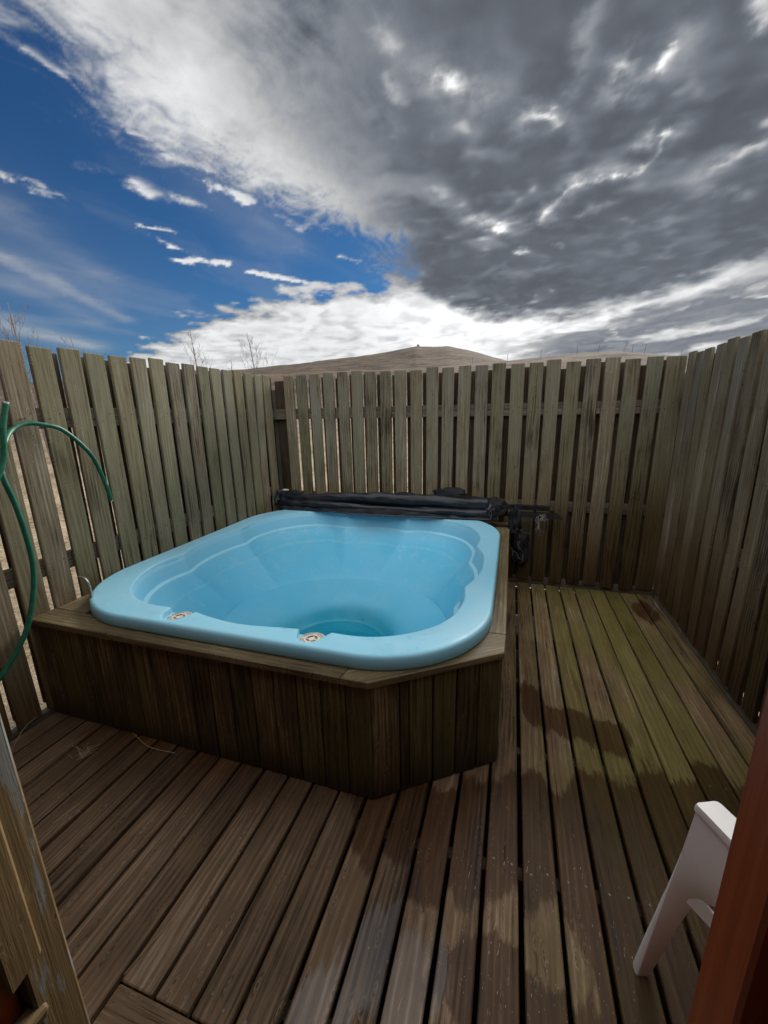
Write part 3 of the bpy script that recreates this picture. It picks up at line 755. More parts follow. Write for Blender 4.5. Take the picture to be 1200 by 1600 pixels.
# ------------------------------------------------------------------ fences
def fence(name, label, origin, U, T, starts, w, length, back_starts, rails, posts, top=1.98, z0=0.035):
    """U runs along the fence, T points from the inner face outwards"""
    t = thing(name, label, 'fence', loc=tuple(origin), group='slatted timber fences round the deck')
    O, U, T = (np.array(a, float) for a in (origin, U, T)); Z = np.array([0, 0, 1.0])
    b = Boards()
    for s_ in starts:
        ww = w if not isinstance(s_, tuple) else s_[1]; s0 = s_ if not isinstance(s_, tuple) else s_[0]
        b.add(O + U * s0 + T * rng.normal() * 0.001 + Z * (z0 + rng.normal() * 0.004), U, T, Z, ww + rng.normal() * 0.0012, 0.022, top - z0 + rng.normal() * 0.005, ch=0.0035, seg=6, bow=0.0036)
    b.build('front_slats', M_FENCE, t)
    b = Boards()
    for s0 in back_starts:
        b.add(O + U * s0 + T * 0.067 + Z * (z0 + 0.01), U, T, Z, w + rng.normal() * 0.002, 0.020, top - 0.045 - z0 + rng.normal() * 0.012, ch=0.003, seg=3, bow=0.002)
    b.build('back_slats', M_BACK, t)
    for (ra, rb) in rails:
        hz = (rb[1] - rb[0])
        r = Boards()
        n_ = 2 if hz > 0.09 else 1
        for q in range(n_):
            r.add(O + U * ra[0] + T * (0.0225 + 0.001 * q) + Z * (rb[0] + q * hz / n_), Z, T, U, hz / n_ - 0.001, 0.0435, ra[1] - ra[0], ch=0.003)
        r.build('rail', M_RAIL, t)
    nv, nf = [], []
    for s_ in starts:
        s0 = s_[0] if isinstance(s_, tuple) else s_
        for (ra, rb) in rails[:2]:
            for du, dz_ in ((0.24, 0.3), (0.76, 0.68)):
                c_ = O + U * (s0 + w * du + rng.normal() * 0.004) - T * 0.0012 + Z * (rb[0] + (rb[1] - rb[0]) * dz_ + rng.normal() * 0.006)
                b0 = len(nv)
                for q in range(6):
                    a_ = q * math.pi / 3; nv.append(tuple(c_ + U * math.cos(a_) * 0.0045 + Z * math.sin(a_) * 0.0045))
                nf.append(tuple(b0 + q for q in range(6)))
    tag(mesh_obj('nail_heads', nv, nf, M_NAIL, t), kind='stuff')
    for s0 in posts:
        p = Boards(); p.add(O + U * s0 + T * 0.088 + Z * -0.4, U, T, Z, 0.09, 0.09, 2.25, ch=0.004); p.build('post', M_RAIL, t)
    return t
# left fence: inner face X = -2.37, runs along +Y
ls = [1.560 + 0.148 * k for k in range(-8, 15)]
lb = [s0 + 0.113 - 0.066 + (0.028 if s0 < 1.5 else 0.002) + max(0, min(0.03, (s0 - 1.9) * 0.06)) for s0 in ls]
lb = [s0 + 0.043 if s0 < 1.75 else s0 + 0.075 for s0 in ls]
lb = [s0 + 0.14 if i >= 10 else q for i, (s0, q) in enumerate(zip(ls, lb))]
lb[8] = 1.736 - 0.113; lb[9] = 1.777 + 0.004
lb = [s0 - 0.02 if i < 7 else s0 for i, s0 in enumerate(lb)]
fence('slat_fence', 'slatted timber fence along the left side behind the green hose', (XL, 0, 0), (0, 1, 0), (-1, 0, 0), ls, 0.115, 0, lb,
      [((0.35, 3.80), (1.552, 1.66)), ((0.35, 3.80), (0.765, 0.860)), ((0.35, 3.80), (-0.06, 0.02))], (0.55, 2.62, 3.72))
# back fence: inner face Y = 3.788, runs along +X
bs_ = [-2.240, -2.095, -1.953, -1.801, -1.651, -1.505, -1.368, -1.215, -1.073, -.921, -.773, -.628, -.481, -.337, -.192, -.039, .109, .244, .395, .542, .681, .821, .974, (1.104, 0.131)]
bb = [s0 + (0.102 if s0 < -0.75 else 0.090) for s0 in bs_[:-1]]
fence('slat_fence', 'slatted timber fence along the back behind the rolled black cover', (0, YB, 0), (1, 0, 0), (0, 1, 0), bs_, 0.109, 0, [-2.385] + bb,
      [((-2.40, 1.30), (1.548, 1.655)), ((-2.40, 1.30), (0.705, 0.795)), ((-2.40, 1.30), (-0.05, 0.052))], (-2.47, -0.55, 1.26))
# right fence: inner face X = 1.235
rsx = [3.665 - 0.1465 * k for k in range(0, 22)]
fence('slat_fence', 'slatted timber fence along the right side beside the open deck', (XR, 0, 0), (0, 1, 0), (1, 0, 0), rsx, 0.107, 0, [s0 - 0.075 for s0 in rsx],
      [((0.35, 3.785), (1.548, 1.655)), ((0.35, 3.785), (0.705, 0.795)), ((0.35, 3.785), (-0.05, 0.03))], (0.6, 2.2, 3.70))

# ------------------------------------------------------------------ hot tub
tub = thing('hot_tub', 'pale blue moulded hot tub in a dark timber surround with chamfered corner', 'hot tub', (-1.2, 2.5, 0))
CX, CY = -1.2, 2.5
segs = [
    [(-1.63, 1.487), (-1.76, 1.489), (-1.886, 1.519), (-2.008, 1.585), (-2.10, 1.68), (-2.178, 1.81), (-2.222, 1.98), (-2.198, 2.176)],
    [(-2.198, 2.176), (-2.238, 2.31), (-2.254, 2.50), (-2.238, 2.68), (-2.198, 2.825)],
    [(-2.198, 2.825), (-2.222, 3.02), (-2.178, 3.21), (-2.10, 3.35), (-1.98, 3.47), (-1.82, 3.55), (-1.66, 3.578), (-1.50, 3.535)],
    [(-1.50, 3.535), (-1.36, 3.588), (-1.20, 3.605), (-1.04, 3.588), (-0.90, 3.535)],
    [(-0.90, 3.535), (-0.75, 3.578), (-0.595, 3.545), (-0.43, 3.465), (-0.305, 3.345), (-0.225, 3.18), (-0.196, 3.02), (-0.204, 2.85)],
    [(-0.204, 2.85), (-0.150, 2.68), (-0.136, 2.50), (-0.150, 2.32), (-0.210, 2.118)],
    [(-0.210, 2.118), (-0.196, 1.98), (-0.209, 1.85), (-0.235, 1.76), (-0.285, 1.67), (-0.345, 1.605), (-0.415, 1.552), (-0.487, 1.514), (-0.563, 1.490), (-0.644, 1.480), (-0.728, 1.481)],
]
notchR = [(-0.728, 1.481), (-0.748, 1.436), (-0.768, 1.396), (-0.804, 1.379), (-0.846, 1.391), (-0.872, 1.428), (-0.886, 1.470)]
mid = [(-0.886, 1.470), (-0.96, 1.462), (-1.04, 1.450), (-1.15, 1.438), (-1.25, 1.440), (-1.37, 1.458), (-1.466, 1.480)]
notchL = [(-1.466, 1.480), (-1.482, 1.428), (-1.504, 1.395), (-1.549, 1.380), (-1.590, 1.386), (-1.618, 1.418), (-1.63, 1.487)]
cusps = []
def dense(seg_, n=14): return catmull(seg_, n)[:-1]
outline = []
for s_ in segs: outline += dense(s_, 10); cusps.append(len(outline))
i_nR = len(outline); outline += dense(notchR, 8)
i_mid = len(outline); outline += dense(mid, 10)
i_nL = len(outline); outline += dense(notchL, 8)
outline = np.array(outline)
base = outline.copy()
a, b = np.array(notchR[0]), np.array(notchR[-1])
for i in range(i_nR, i_mid): base[i] = a + (b - a) * (i - i_nR) / (i_mid - i_nR)
a, b = np.array(notchL[0]), np.array(notchL[-1])
for i in range(i_nL, len(outline)): base[i] = a + (b - a) * (i - i_nL) / (len(outline) - i_nL)
N = len(outline)
ang = np.unwrap(np.arctan2(base[:, 1] - CY, base[:, 0] - CX))      # decreasing (clockwise)
def rrect_ray(th, x0, x1, y0, y1, r):
    """distance from the centre to a rounded rectangle along th"""
    dxx, dyy = math.cos(th), math.sin(th)
    lo, hi = 0.0, 3.0
    for _ in range(40):
        m_ = (lo + hi) / 2; x, y = CX + dxx * m_, CY + dyy * m_
        qx = max(x0 + r - x, x - x1 + r, 0); qy = max(y0 + r - y, y - y1 + r, 0)
        ins = (math.hypot(qx, qy) <= r) if (qx > 0 and qy > 0) else (x0 <= x <= x1 and y0 <= y <= y1)
        lo, hi = (m_, hi) if ins else (lo, m_)
    return lo
outer = np.array([[CX + math.cos(t) * rrect_ray(t, -2.362, -0.057, 1.345, 3.685, 0.54), CY + math.sin(t) * rrect_ray(t, -2.362, -0.057, 1.345, 3.685, 0.54)] for t in ang])
def off_out(P, dd):
    c = np.array([CX, CY]); v_ = P - c; L = np.linalg.norm(v_, axis=1, keepdims=True); return P + v_ / L * dd
def inward(P, dd):
    """offset along the local normal, smoothed"""
    t = np.roll(P, -2, 0) - np.roll(P, 2, 0); nrm = np.stack([-t[:, 1], t[:, 0]], 1); nrm /= np.linalg.norm(nrm, axis=1, keepdims=True)
    c = np.array([CX, CY]); s_ = np.sign(((c - P) * nrm).sum(1, keepdims=True)); nrm *= s_
    for _ in range(1): nrm = (np.roll(nrm, 1, 0) + nrm + np.roll(nrm, -1, 0)); nrm /= np.linalg.norm(nrm, axis=1, keepdims=True)
    return P + nrm * dd
def ell(cx_, cy_, rx, ry):
    out = []
    for t in ang:
        dxx, dyy = math.cos(t), math.sin(t)
        lo, hi = 0.0, 2.0
        for _ in range(30):
            m_ = (lo + hi) / 2; x, y = CX + dxx * m_ - cx_, CY + dyy * m_ - cy_
            lo, hi = (m_, hi) if (x / rx) ** 2 + (y / ry) ** 2 < 1 else (lo, m_)
        out.append([CX + dxx * lo, CY + dyy * lo])
    return np.array(out)
ZR = 0.65
rings_ = []
def ring(P, z): rings_.append(np.column_stack([P, np.full(N, z)]))
ring(off_out(outer, -0.03), 0.588)
ring(off_out(outer, 0.010), 0.588)
ring(off_out(outer, 0.013), 0.592)
ring(off_out(outer, 0.010), 0.634)
ring(off_out(outer, 0.007), 0.6415)
ring(off_out(outer, 0.002), 0.6465)
ring(off_out(outer, -0.005), 0.6492)
ring(off_out(outer, -0.014), ZR)
ring(outer * 0.45 + outline * 0.55, ZR - 0.002)
ring(off_out(outline, 0.010), ZR - 0.0025)
ring(off_out(outline, 0.004), ZR - 0.004)
ring(outline, ZR - 0.010)
ring(off_out(outline, -0.001), ZR - 0.033)
B1 = inward(base, 0.0025)
ring(B1, ZR - 0.0345)
ring(inward(base, 0.006), ZR - 0.050)
ring(inward(base, 0.026), 0.530)
ring(inward(base, 0.030), 0.522)
ring(inward(base, 0.040), 0.5195)
ring(inward(base, 0.052), 0.5165)
ring(inward(base, 0.058), 0.511)
crest = np.zeros(N)
for c_ in cusps[:6]:
    crest = np.maximum(crest, np.exp(-np.linalg.norm(base - base[c_ % N], axis=1) / 0.09))
LED = inward(base, 0.064)
ring(LED, 0.492)
def crested(P, amt):
    return off_out(P, -amt * crest[:, None])
FLO = ell(-1.12, 2.33, 0.78, 0.69)
for s_ in (0.15, 0.3, 0.45, 0.6, 0.75, 0.86, 0.93, 0.97):
    z = 0.492 + (0.215 - 0.492) * (s_ ** 0.92)
    ring(crested(LED * (1 - s_) + FLO * s_, 0.020 * min(1, s_ / 0.3) * (1 - s_) ** 0.6), z)
ring(FLO, 0.212)
ring(ell(-1.12, 2.33, 0.765, 0.675), 0.207)
ring(ell(-1.12, 2.33, 0.74, 0.65), 0.197)
ring(ell(-1.12, 2.32, 0.60, 0.54), 0.175)
ring(ell(-1.12, 2.31, 0.50, 0.46), 0.150)
ring(ell(-1.12, 2.30, 0.44, 0.43), 0.118)
ring(ell(-1.12, 2.30, 0.40, 0.40), 0.070)
ring(ell(-1.12, 2.31, 0.375, 0.375), 0.020)
ring(ell(-1.12, 2.32, 0.34, 0.34), -0.012)
ring(ell(-1.12, 2.32, 0.28, 0.28), -0.028)
v = np.vstack(rings_).tolist(); f = []
for i in range(len(rings_) - 1):
    for k in range(N):
        j = (k + 1) % N
        f.append((i * N + k, i * N + j, (i + 1) * N + j, (i + 1) * N + k))
cidx = len(v); v.append((-1.12, 2.32, -0.030))
for k in range(N): f.append(((len(rings_) - 1) * N + k, (len(rings_) - 1) * N + (k + 1) % N, cidx))
shell = mesh_obj('shell', v, f, M_SHELL, tub, smooth=True)
bm = bmesh.new(); bm.from_mesh(shell.data); bmesh.ops.recalc_face_normals(bm, faces=bm.faces)
bm.faces.ensure_lookup_table()
top = max((q for q in bm.faces if q.calc_center_median().z > 0.6485), key=lambda q: q.calc_area())
if top.normal.z < 0: bmesh.ops.reverse_faces(bm, faces=bm.faces)
bm.to_mesh(shell.data); bm.free()
shell.data.set_sharp_from_angle(angle=R(45))
sh = shell.data.attributes.get('sharp_edge') or shell.data.attributes.new('sharp_edge', 'BOOLEAN', 'EDGE')
cs = set(cusps[:6])
for e_ in shell.data.edges:
    a_, b_ = e_.vertices
    if max(a_, b_) >= N * len(rings_): continue
    if a_ % N == b_ % N and (a_ % N) in cs and 11 <= min(a_, b_) // N <= 27: sh.data[e_.index].value = True
    if a_ // N == b_ // N and a_ // N in (15, 18, 29): sh.data[e_.index].value = True
# round grilles in the two notches
def grille(cx_, cy_, r):
    v, f, mi = [], [], []
    def ringd(r0, r1, z0, z1, m_):
        b = len(v)
        for k in range(40):
            a_ = 2 * math.pi * k / 40
            v.append((cx_ + r0 * math.cos(a_), cy_ + r0 * math.sin(a_), z0)); v.append((cx_ + r1 * math.cos(a_), cy_ + r1 * math.sin(a_), z1))
        for k in range(40):
            j = (k + 1) % 40; f.append((b + 2 * k, b + 2 * j, b + 2 * j + 1, b + 2 * k + 1)); mi.append(m_)
    z = ZR - 0.033
    ringd(r, r * 0.98, z - 0.006, z + 0.003, 0); ringd(r * 0.98, r * 0.90, z + 0.003, z + 0.005, 0)
    ringd(r * 0.90, 0.02 * r, z + 0.001, z + 0.001, 1)
    for ra, rb in ((0.56, 0.44), (0.22, 0.001)):
        ringd(r * ra, r * ra, z + 0.001, z + 0.007, 0); ringd(r * ra, r * rb, z + 0.007, z + 0.007, 0)
    for k in range(36):
        a_ = 2 * math.pi * k / 36; wd = 0.0014 if k % 9 else 0.003
        ca, sa = math.cos(a_), math.sin(a_); b = len(v)
        r0, r1 = (0.22 * r if k % 9 == 0 else 0.56 * r), 0.90 * r
        for rr_, s_ in ((r0, -1), (r1, -1), (r1, 1), (r0, 1)):
            v.append((cx_ + rr_ * ca - s_ * wd * sa, cy_ + rr_ * sa + s_ * wd * ca, z + 0.0052))
        f.append((b, b + 1, b + 2, b + 3)); mi.append(0)
        for e in range(4):
            b2 = len(v); p, q = v[b + e], v[b + (e + 1) % 4]
            v.extend([(p[0], p[1], z + 0.001), (q[0], q[1], z + 0.001)]); f.append((b + e, b2, b2 + 1, b + (e + 1) % 4)); mi.append(0)
    return mesh_obj('grille', v, f, [M_GRILLE, M_GRILLE_D], tub, fmat=mi)
grille(-1.548, 1.446, 0.063)
grille(-0.808, 1.441, 0.061)
# timber surround
CL = [(-2.366, 1.287), (-0.481, 1.287), (0.010, 1.630), (0.010, 3.70)]
def clad(name, p, q, edges):
    p, q = np.array(p), np.array(q); L = np.linalg.norm(q - p); d_ = (q - p) / L; nn = np.array([d_[1], -d_[0]])
    b = Boards()
    for e0, e1 in edges:
        o = p + d_ * (e0 + 0.0026) - nn * 0.018
        b.add((o[0], o[1], 0.004), (d_[0], d_[1], 0), (nn[0], nn[1], 0), (0, 0, 1), e1 - e0 - 0.0052, 0.018 + rng.normal() * 0.0016, 0.549 + rng.normal() * 0.001, ch=0.0040, seg=3, bow=0.0009)
    # dark backing seen in the joints
    b.add((p[0] - nn[0] * 0.03, p[1] - nn[1] * 0.03, 0.004), (d_[0], d_[1], 0), (nn[0], nn[1], 0), (0, 0, 1), L, 0.010, 0.54, ch=0.001, mi=1)
    return b.build(name, [M_CLAD, M_DARK], tub)
L1 = 2.366 - 0.481
ed = []; e = L1
while e > 0.0:
    w_ = 0.112 if e < L1 - 0.05 else 0.108
    ed.append((max(0.0, e - w_), e)); e -= w_
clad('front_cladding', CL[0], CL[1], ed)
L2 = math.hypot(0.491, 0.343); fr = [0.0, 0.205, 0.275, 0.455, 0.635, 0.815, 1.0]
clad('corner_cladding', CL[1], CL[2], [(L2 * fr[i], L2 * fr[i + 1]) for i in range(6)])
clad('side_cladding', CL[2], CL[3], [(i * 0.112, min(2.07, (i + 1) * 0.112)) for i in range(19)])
TZ0, TZ1 = 0.556, 0.585
tb = Boards()
tb.prism([(-2.366, 1.270), (-0.603, 1.270), (-0.580, 1.402), (-2.366, 1.402)], TZ0, TZ1, ldir=(1, 0), rnd=0.35)
tb.prism([(-0.600, 1.270), (-0.484, 1.270), (0.018, 1.622), (0.022, 1.770), (-0.150, 1.770), (-0.577, 1.402)], TZ0, TZ1, ldir=(0.82, 0.57), rnd=0.55)
tb.prism([(-0.100, 1.774), (0.022, 1.774), (0.020, 3.62), (-0.100, 3.62)], TZ0, TZ1, ldir=(0, 1), rnd=0.75)
tb.prism([(-2.366, 1.406), (-2.262, 1.406), (-2.262, 3.70), (-2.366, 3.70)], TZ0 , TZ1 - 0.001, ldir=(0, 1), rnd=0.6)
tb.prism([(-2.258, 1.406), (-2.150, 1.406), (-2.150, 1.60), (-2.258, 1.72)], TZ0 , TZ1 - 0.002, ldir=(0, 1), rnd=0.7)
tb.prism([(-2.366, 3.704), (0.020, 3.704), (0.020, 3.784), (-2.366, 3.784)], TZ0, TZ1, ldir=(1, 0), rnd=0.5)
tb.build('trim_boards', [M_TRIM], tub)
tube('overflow_pipe', catmull([(-2.150, 1.455, 0.57), (-2.150, 1.46, 0.66), (-2.154, 1.46, 0.725), (-2.170, 1.46, 0.752), (-2.195, 1.462, 0.759), (-2.222, 1.463, 0.760)], 6), 0.0068, M_STEEL, tub, 10)

# water left in the bottom of the tub
v = [(-1.12, 2.32, 0.004)]; K = 64
for k in range(K):
    a_ = 2 * math.pi * k / K; v.append((-1.12 + 0.352 * math.cos(a_), 2.317 + 0.352 * math.sin(a_), 0.004))
tag(mesh_obj('water', v, [(0, 1 + k, 1 + (k + 1) % K) for k in range(K)], M_WATER), kind='structure', label='shallow clear water in the bottom of the tub')

# ------------------------------------------------------------------ rolled cover
cov = thing('tub_cover', 'long black tarpaulin tub cover rolled up behind the blue tub rim', 'tub cover', (-1.0, 3.62, 0.6))
def roll_pts(x0, x1, fy, fz, n=60):
    return [(x0 + (x1 - x0) * i / (n - 1), fy((i / (n - 1))), fz((i / (n - 1)))) for i in range(n)]
def crumple(seed, amp, fa=3.0, fl=14.0):
    def fn(t, a): return 1 + amp * mnoise.fractal(Vector((math.cos(a) * fa * 0.5, math.sin(a) * fa * 0.5 + seed, t * fl)), 1.0, 2.0, 4)
    return fn
# main roll: fat tube, a second fold in front of it, a drooping skirt that lies on the tub rim
tube('rolled_sheet', roll_pts(-2.28, -0.11, lambda t: 3.655 + 0.008 * math.sin(t * 9), lambda t: 0.772 + 0.012 * math.sin(t * 3.0) - 0.030 * (1 - sst(0.0, 0.5, t)), 90),
     [0.042 + 0.018 * sst(0.05, 0.55, i / 89) for i in range(90)], M_TARP, cov, 28, crumple(1.3, 0.22, 2.4, 9))
tube('front_fold', roll_pts(-2.27, -0.12, lambda t: 3.605 + 0.006 * math.sin(t * 11 + 1), lambda t: 0.700 + 0.006 * math.sin(t * 7), 90),
     [0.036 + 0.006 * math.sin(i * 0.11) for i in range(90)], M_TARP, cov, 20, crumple(4.1, 0.22, 2.0, 12))
# skirt sheet
v, f = [], []
nx, ny = 120, 8
for i in range(nx):
    t = i / (nx - 1); x = -2.26 + t * 2.13
    drop = 0.025 + 0.075 * math.exp(-((t - 0.48) / 0.26) ** 2) + 0.012 * mnoise.noise(Vector((t * 9, 0, 0)))
    for j in range(ny):
        s_ = j / (ny - 1)
        y = 3.625 - s_ * (0.060 + drop * 0.9) + 0.006 * mnoise.noise(Vector((t * 22, s_ * 3, 2)))
        z = 0.735 - 0.075 * s_ ** 0.6 - 0.0 + 0.008 * mnoise.noise(Vector((t * 30, s_ * 4, 5)))
        z = max(z, 0.657 + 0.002 * math.sin(t * 60))
        v.append((x, y, z))
for i in range(nx - 1):
    for j in range(ny - 1):
        a_ = i * ny + j; f.append((a_, a_ + 1, a_ + ny + 1, a_ + ny))
sk = mesh_obj('skirt', v, f, M_TARP, cov, smooth=True)
md = sk.modifiers.new('thickness', 'SOLIDIFY'); md.thickness = 0.004
def lump(name, c, rad, seed, mat, amp=0.45, res=4):
    bm = bmesh.new(); bmesh.ops.create_icosphere(bm, subdivisions=res, radius=1.0)
    for q in bm.verts:
        p = q.co.copy(); nz = mnoise.fractal(p * 1.6 + Vector((seed, 0, 0)), 1.0, 2.1, 5)
        rg = 1 - abs(mnoise.noise(p * 3.2 + Vector((0, seed, 0)))) * 1.2
        k_ = 1 + amp * nz + 0.18 * rg
        q.co = Vector((p.x * rad[0] * k_, p.y * rad[1] * k_, p.z * rad[2] * k_)) + Vector(c)
    me = bpy.data.meshes.new(name); bm.to_mesh(me); bm.free(); me.materials.append(mat)
    me.polygons.foreach_set('use_smooth', [True] * len(me.polygons))
    o = bpy.data.objects.new(name, me); link(o, cov); o.matrix_parent_inverse = Matrix.Translation(cov.location).inverted()
    return o
lump('bunched_end', (-2.27, 3.66, 0.745), (0.085, 0.07, 0.075), 2.0, M_TARP2)
lump('bunched_end', (-2.16, 3.67, 0.785), (0.10, 0.05, 0.035), 6.0, M_TARP2, 0.4)
lump('bunched_end', (-0.10, 3.62, 0.752), (0.088, 0.075, 0.085), 9.0, M_TARP2, 0.35)
lump('raised_fold', (-0.53, 3.70, 0.845), (0.15, 0.05, 0.055), 3.0, M_TARP2, 0.3)
lump('raised_fold', (-0.95, 3.69, 0.828), (0.09, 0.04, 0.020), 5.0, M_TARP2, 0.2)
lump('hanging_end', (0.065, 3.60, 0.62), (0.048, 0.05, 0.16), 14.0, M_TARP2, 0.5)
lump('hanging_end', (0.115, 3.60, 0.40), (0.070, 0.05, 0.15), 17.0, M_TARP2, 0.6)
lump('white_scrap', (-2.235, 3.655, 0.832), (0.035, 0.014, 0.011), 1.0, M_WHITE_RAG, 0.2, 3)
# poles the sheet is rolled on
v, f = [], []
box_geo(v, f, (-0.06, 3.600, 0.752), (0.335, 3.650, 0.792)); mesh_obj('roller_bar', v, f, M_BLACK, cov)
v = [(0.10, 3.57, 0.695), (0.40, 3.57, 0.695), (0.445, 3.57, 0.690), (0.40, 3.575, 0.735), (0.10, 3.575, 0.735)]
v = v + [(x, y + 0.06, z) for x, y, z in v]
f = [(0, 1, 2, 3, 4), (9, 8, 7, 6, 5)] + [(i, (i + 1) % 5 + 0, (i + 1) % 5 + 5, i + 5) for i in range(5)]
mesh_obj('roller_bar', v, f, M_BLACK, cov)
# fraying threads
def threads(name, cen, n_, spread, ln, mat, seed, r=0.0012, down=0.8):
    rd = random.Random(seed); v, f = [], []
    for k in range(n_):
        p = Vector(cen) + Vector((rd.uniform(-1, 1) * spread[0], rd.uniform(-1, 1) * spread[1], rd.uniform(-1, 1) * spread[2]))
        dr = Vector((rd.uniform(-1, 1), rd.uniform(-0.5, 0.3), rd.uniform(-1, 0.4) - down)).normalized(); pts = [p.copy()]
        for q in range(6):
            dr = (dr + Vector((rd.uniform(-1, 1), rd.uniform(-1, 1), rd.uniform(-1, 1))) * 0.45).normalized(); p = p + dr * ln / 6; pts.append(p.copy())
        tube_geo(v, f, pts, r, 4, False)
    return mesh_obj(name, v, f, mat, cov)
threads('frayed_threads', (-0.13, 3.545, 0.755), 22, (0.04, 0.01, 0.07), 0.06, M_FRAY, 3)
threads('frayed_threads', (0.27, 3.565, 0.715), 14, (0.03, 0.004, 0.02), 0.05, M_WHITE_RAG, 5, 0.0011)
threads('frayed_threads', (0.255, 3.565, 0.655), 10, (0.006, 0.004, 0.05), 0.09, M_FRAY, 8, 0.0012, 2.0)
threads('frayed_threads', (0.09, 3.54, 0.50), 14, (0.06, 0.01, 0.14), 0.09, M_FRAY, 11, 0.0010)
threads('frayed_threads', (-2.27, 3.59, 0.77), 12, (0.07, 0.01, 0.05), 0.06, M_FRAY, 12, 0.0012)

# ------------------------------------------------------------------ garden hose
hose = thing('garden_hose', 'green garden hose hung on a nail on the left fence', 'garden hose', (-2.33, 1.45, 1.57))
hp = [(-2.335, 1.818, 1.107), (-2.330, 1.785, 1.259), (-2.325, 1.734, 1.398), (-2.325, 1.618, 1.531), (-2.33, 1.528, 1.568), (-2.34, 1.449, 1.577), (-2.33, 1.38, 1.552), (-2.29, 1.315, 1.50),
      (-2.22, 1.235, 1.40), (-2.20, 1.222, 1.33), (-2.20, 1.240, 1.22), (-2.20, 1.252, 1.09), (-2.20, 1.254, 0.92), (-2.20, 1.224, 0.764), (-2.20, 1.155, 0.594), (-2.21, 1.046, 0.457),
      (-2.22, 0.93, 0.37), (-2.20, 0.80, 0.40), (-2.16, 0.75, 0.60), (-2.13, 0.82, 0.90), (-2.11, 1.00, 1.20), (-2.10, 1.125, 1.33), (-2.10, 1.185, 1.44), (-2.10, 1.208, 1.56), (-2.10, 1.240, 1.665)]
hp = [(x, y, z + 0.004) for x, y, z in hp]
tube('hose_tube', catmull(hp, 12), 0.0115, M_HOSE, hose, 14)
tube('hose_tip', [Vector(hp[0]) + Vector((0, 0, 0.004)), Vector(hp[0]) + Vector((0, 0.002, -0.008))], 0.008, M_HOSE_END, hose, 10)
tube('hose_tip', [Vector(hp[-1]) + Vector((0, 0, -0.003)), Vector(hp[-1]) + Vector((0, 0.004, 0.008))], 0.010, M_HOSE_END, hose, 10)
o = tube('hook_nail', [(-2.375, 1.452, 1.605), (-2.335, 1.447, 1.603), (-2.328, 1.446, 1.615)], 0.0032, M_STEEL, None, 8)
tag(o, 'small nail in the left fence that holds up the green hose', 'nail')

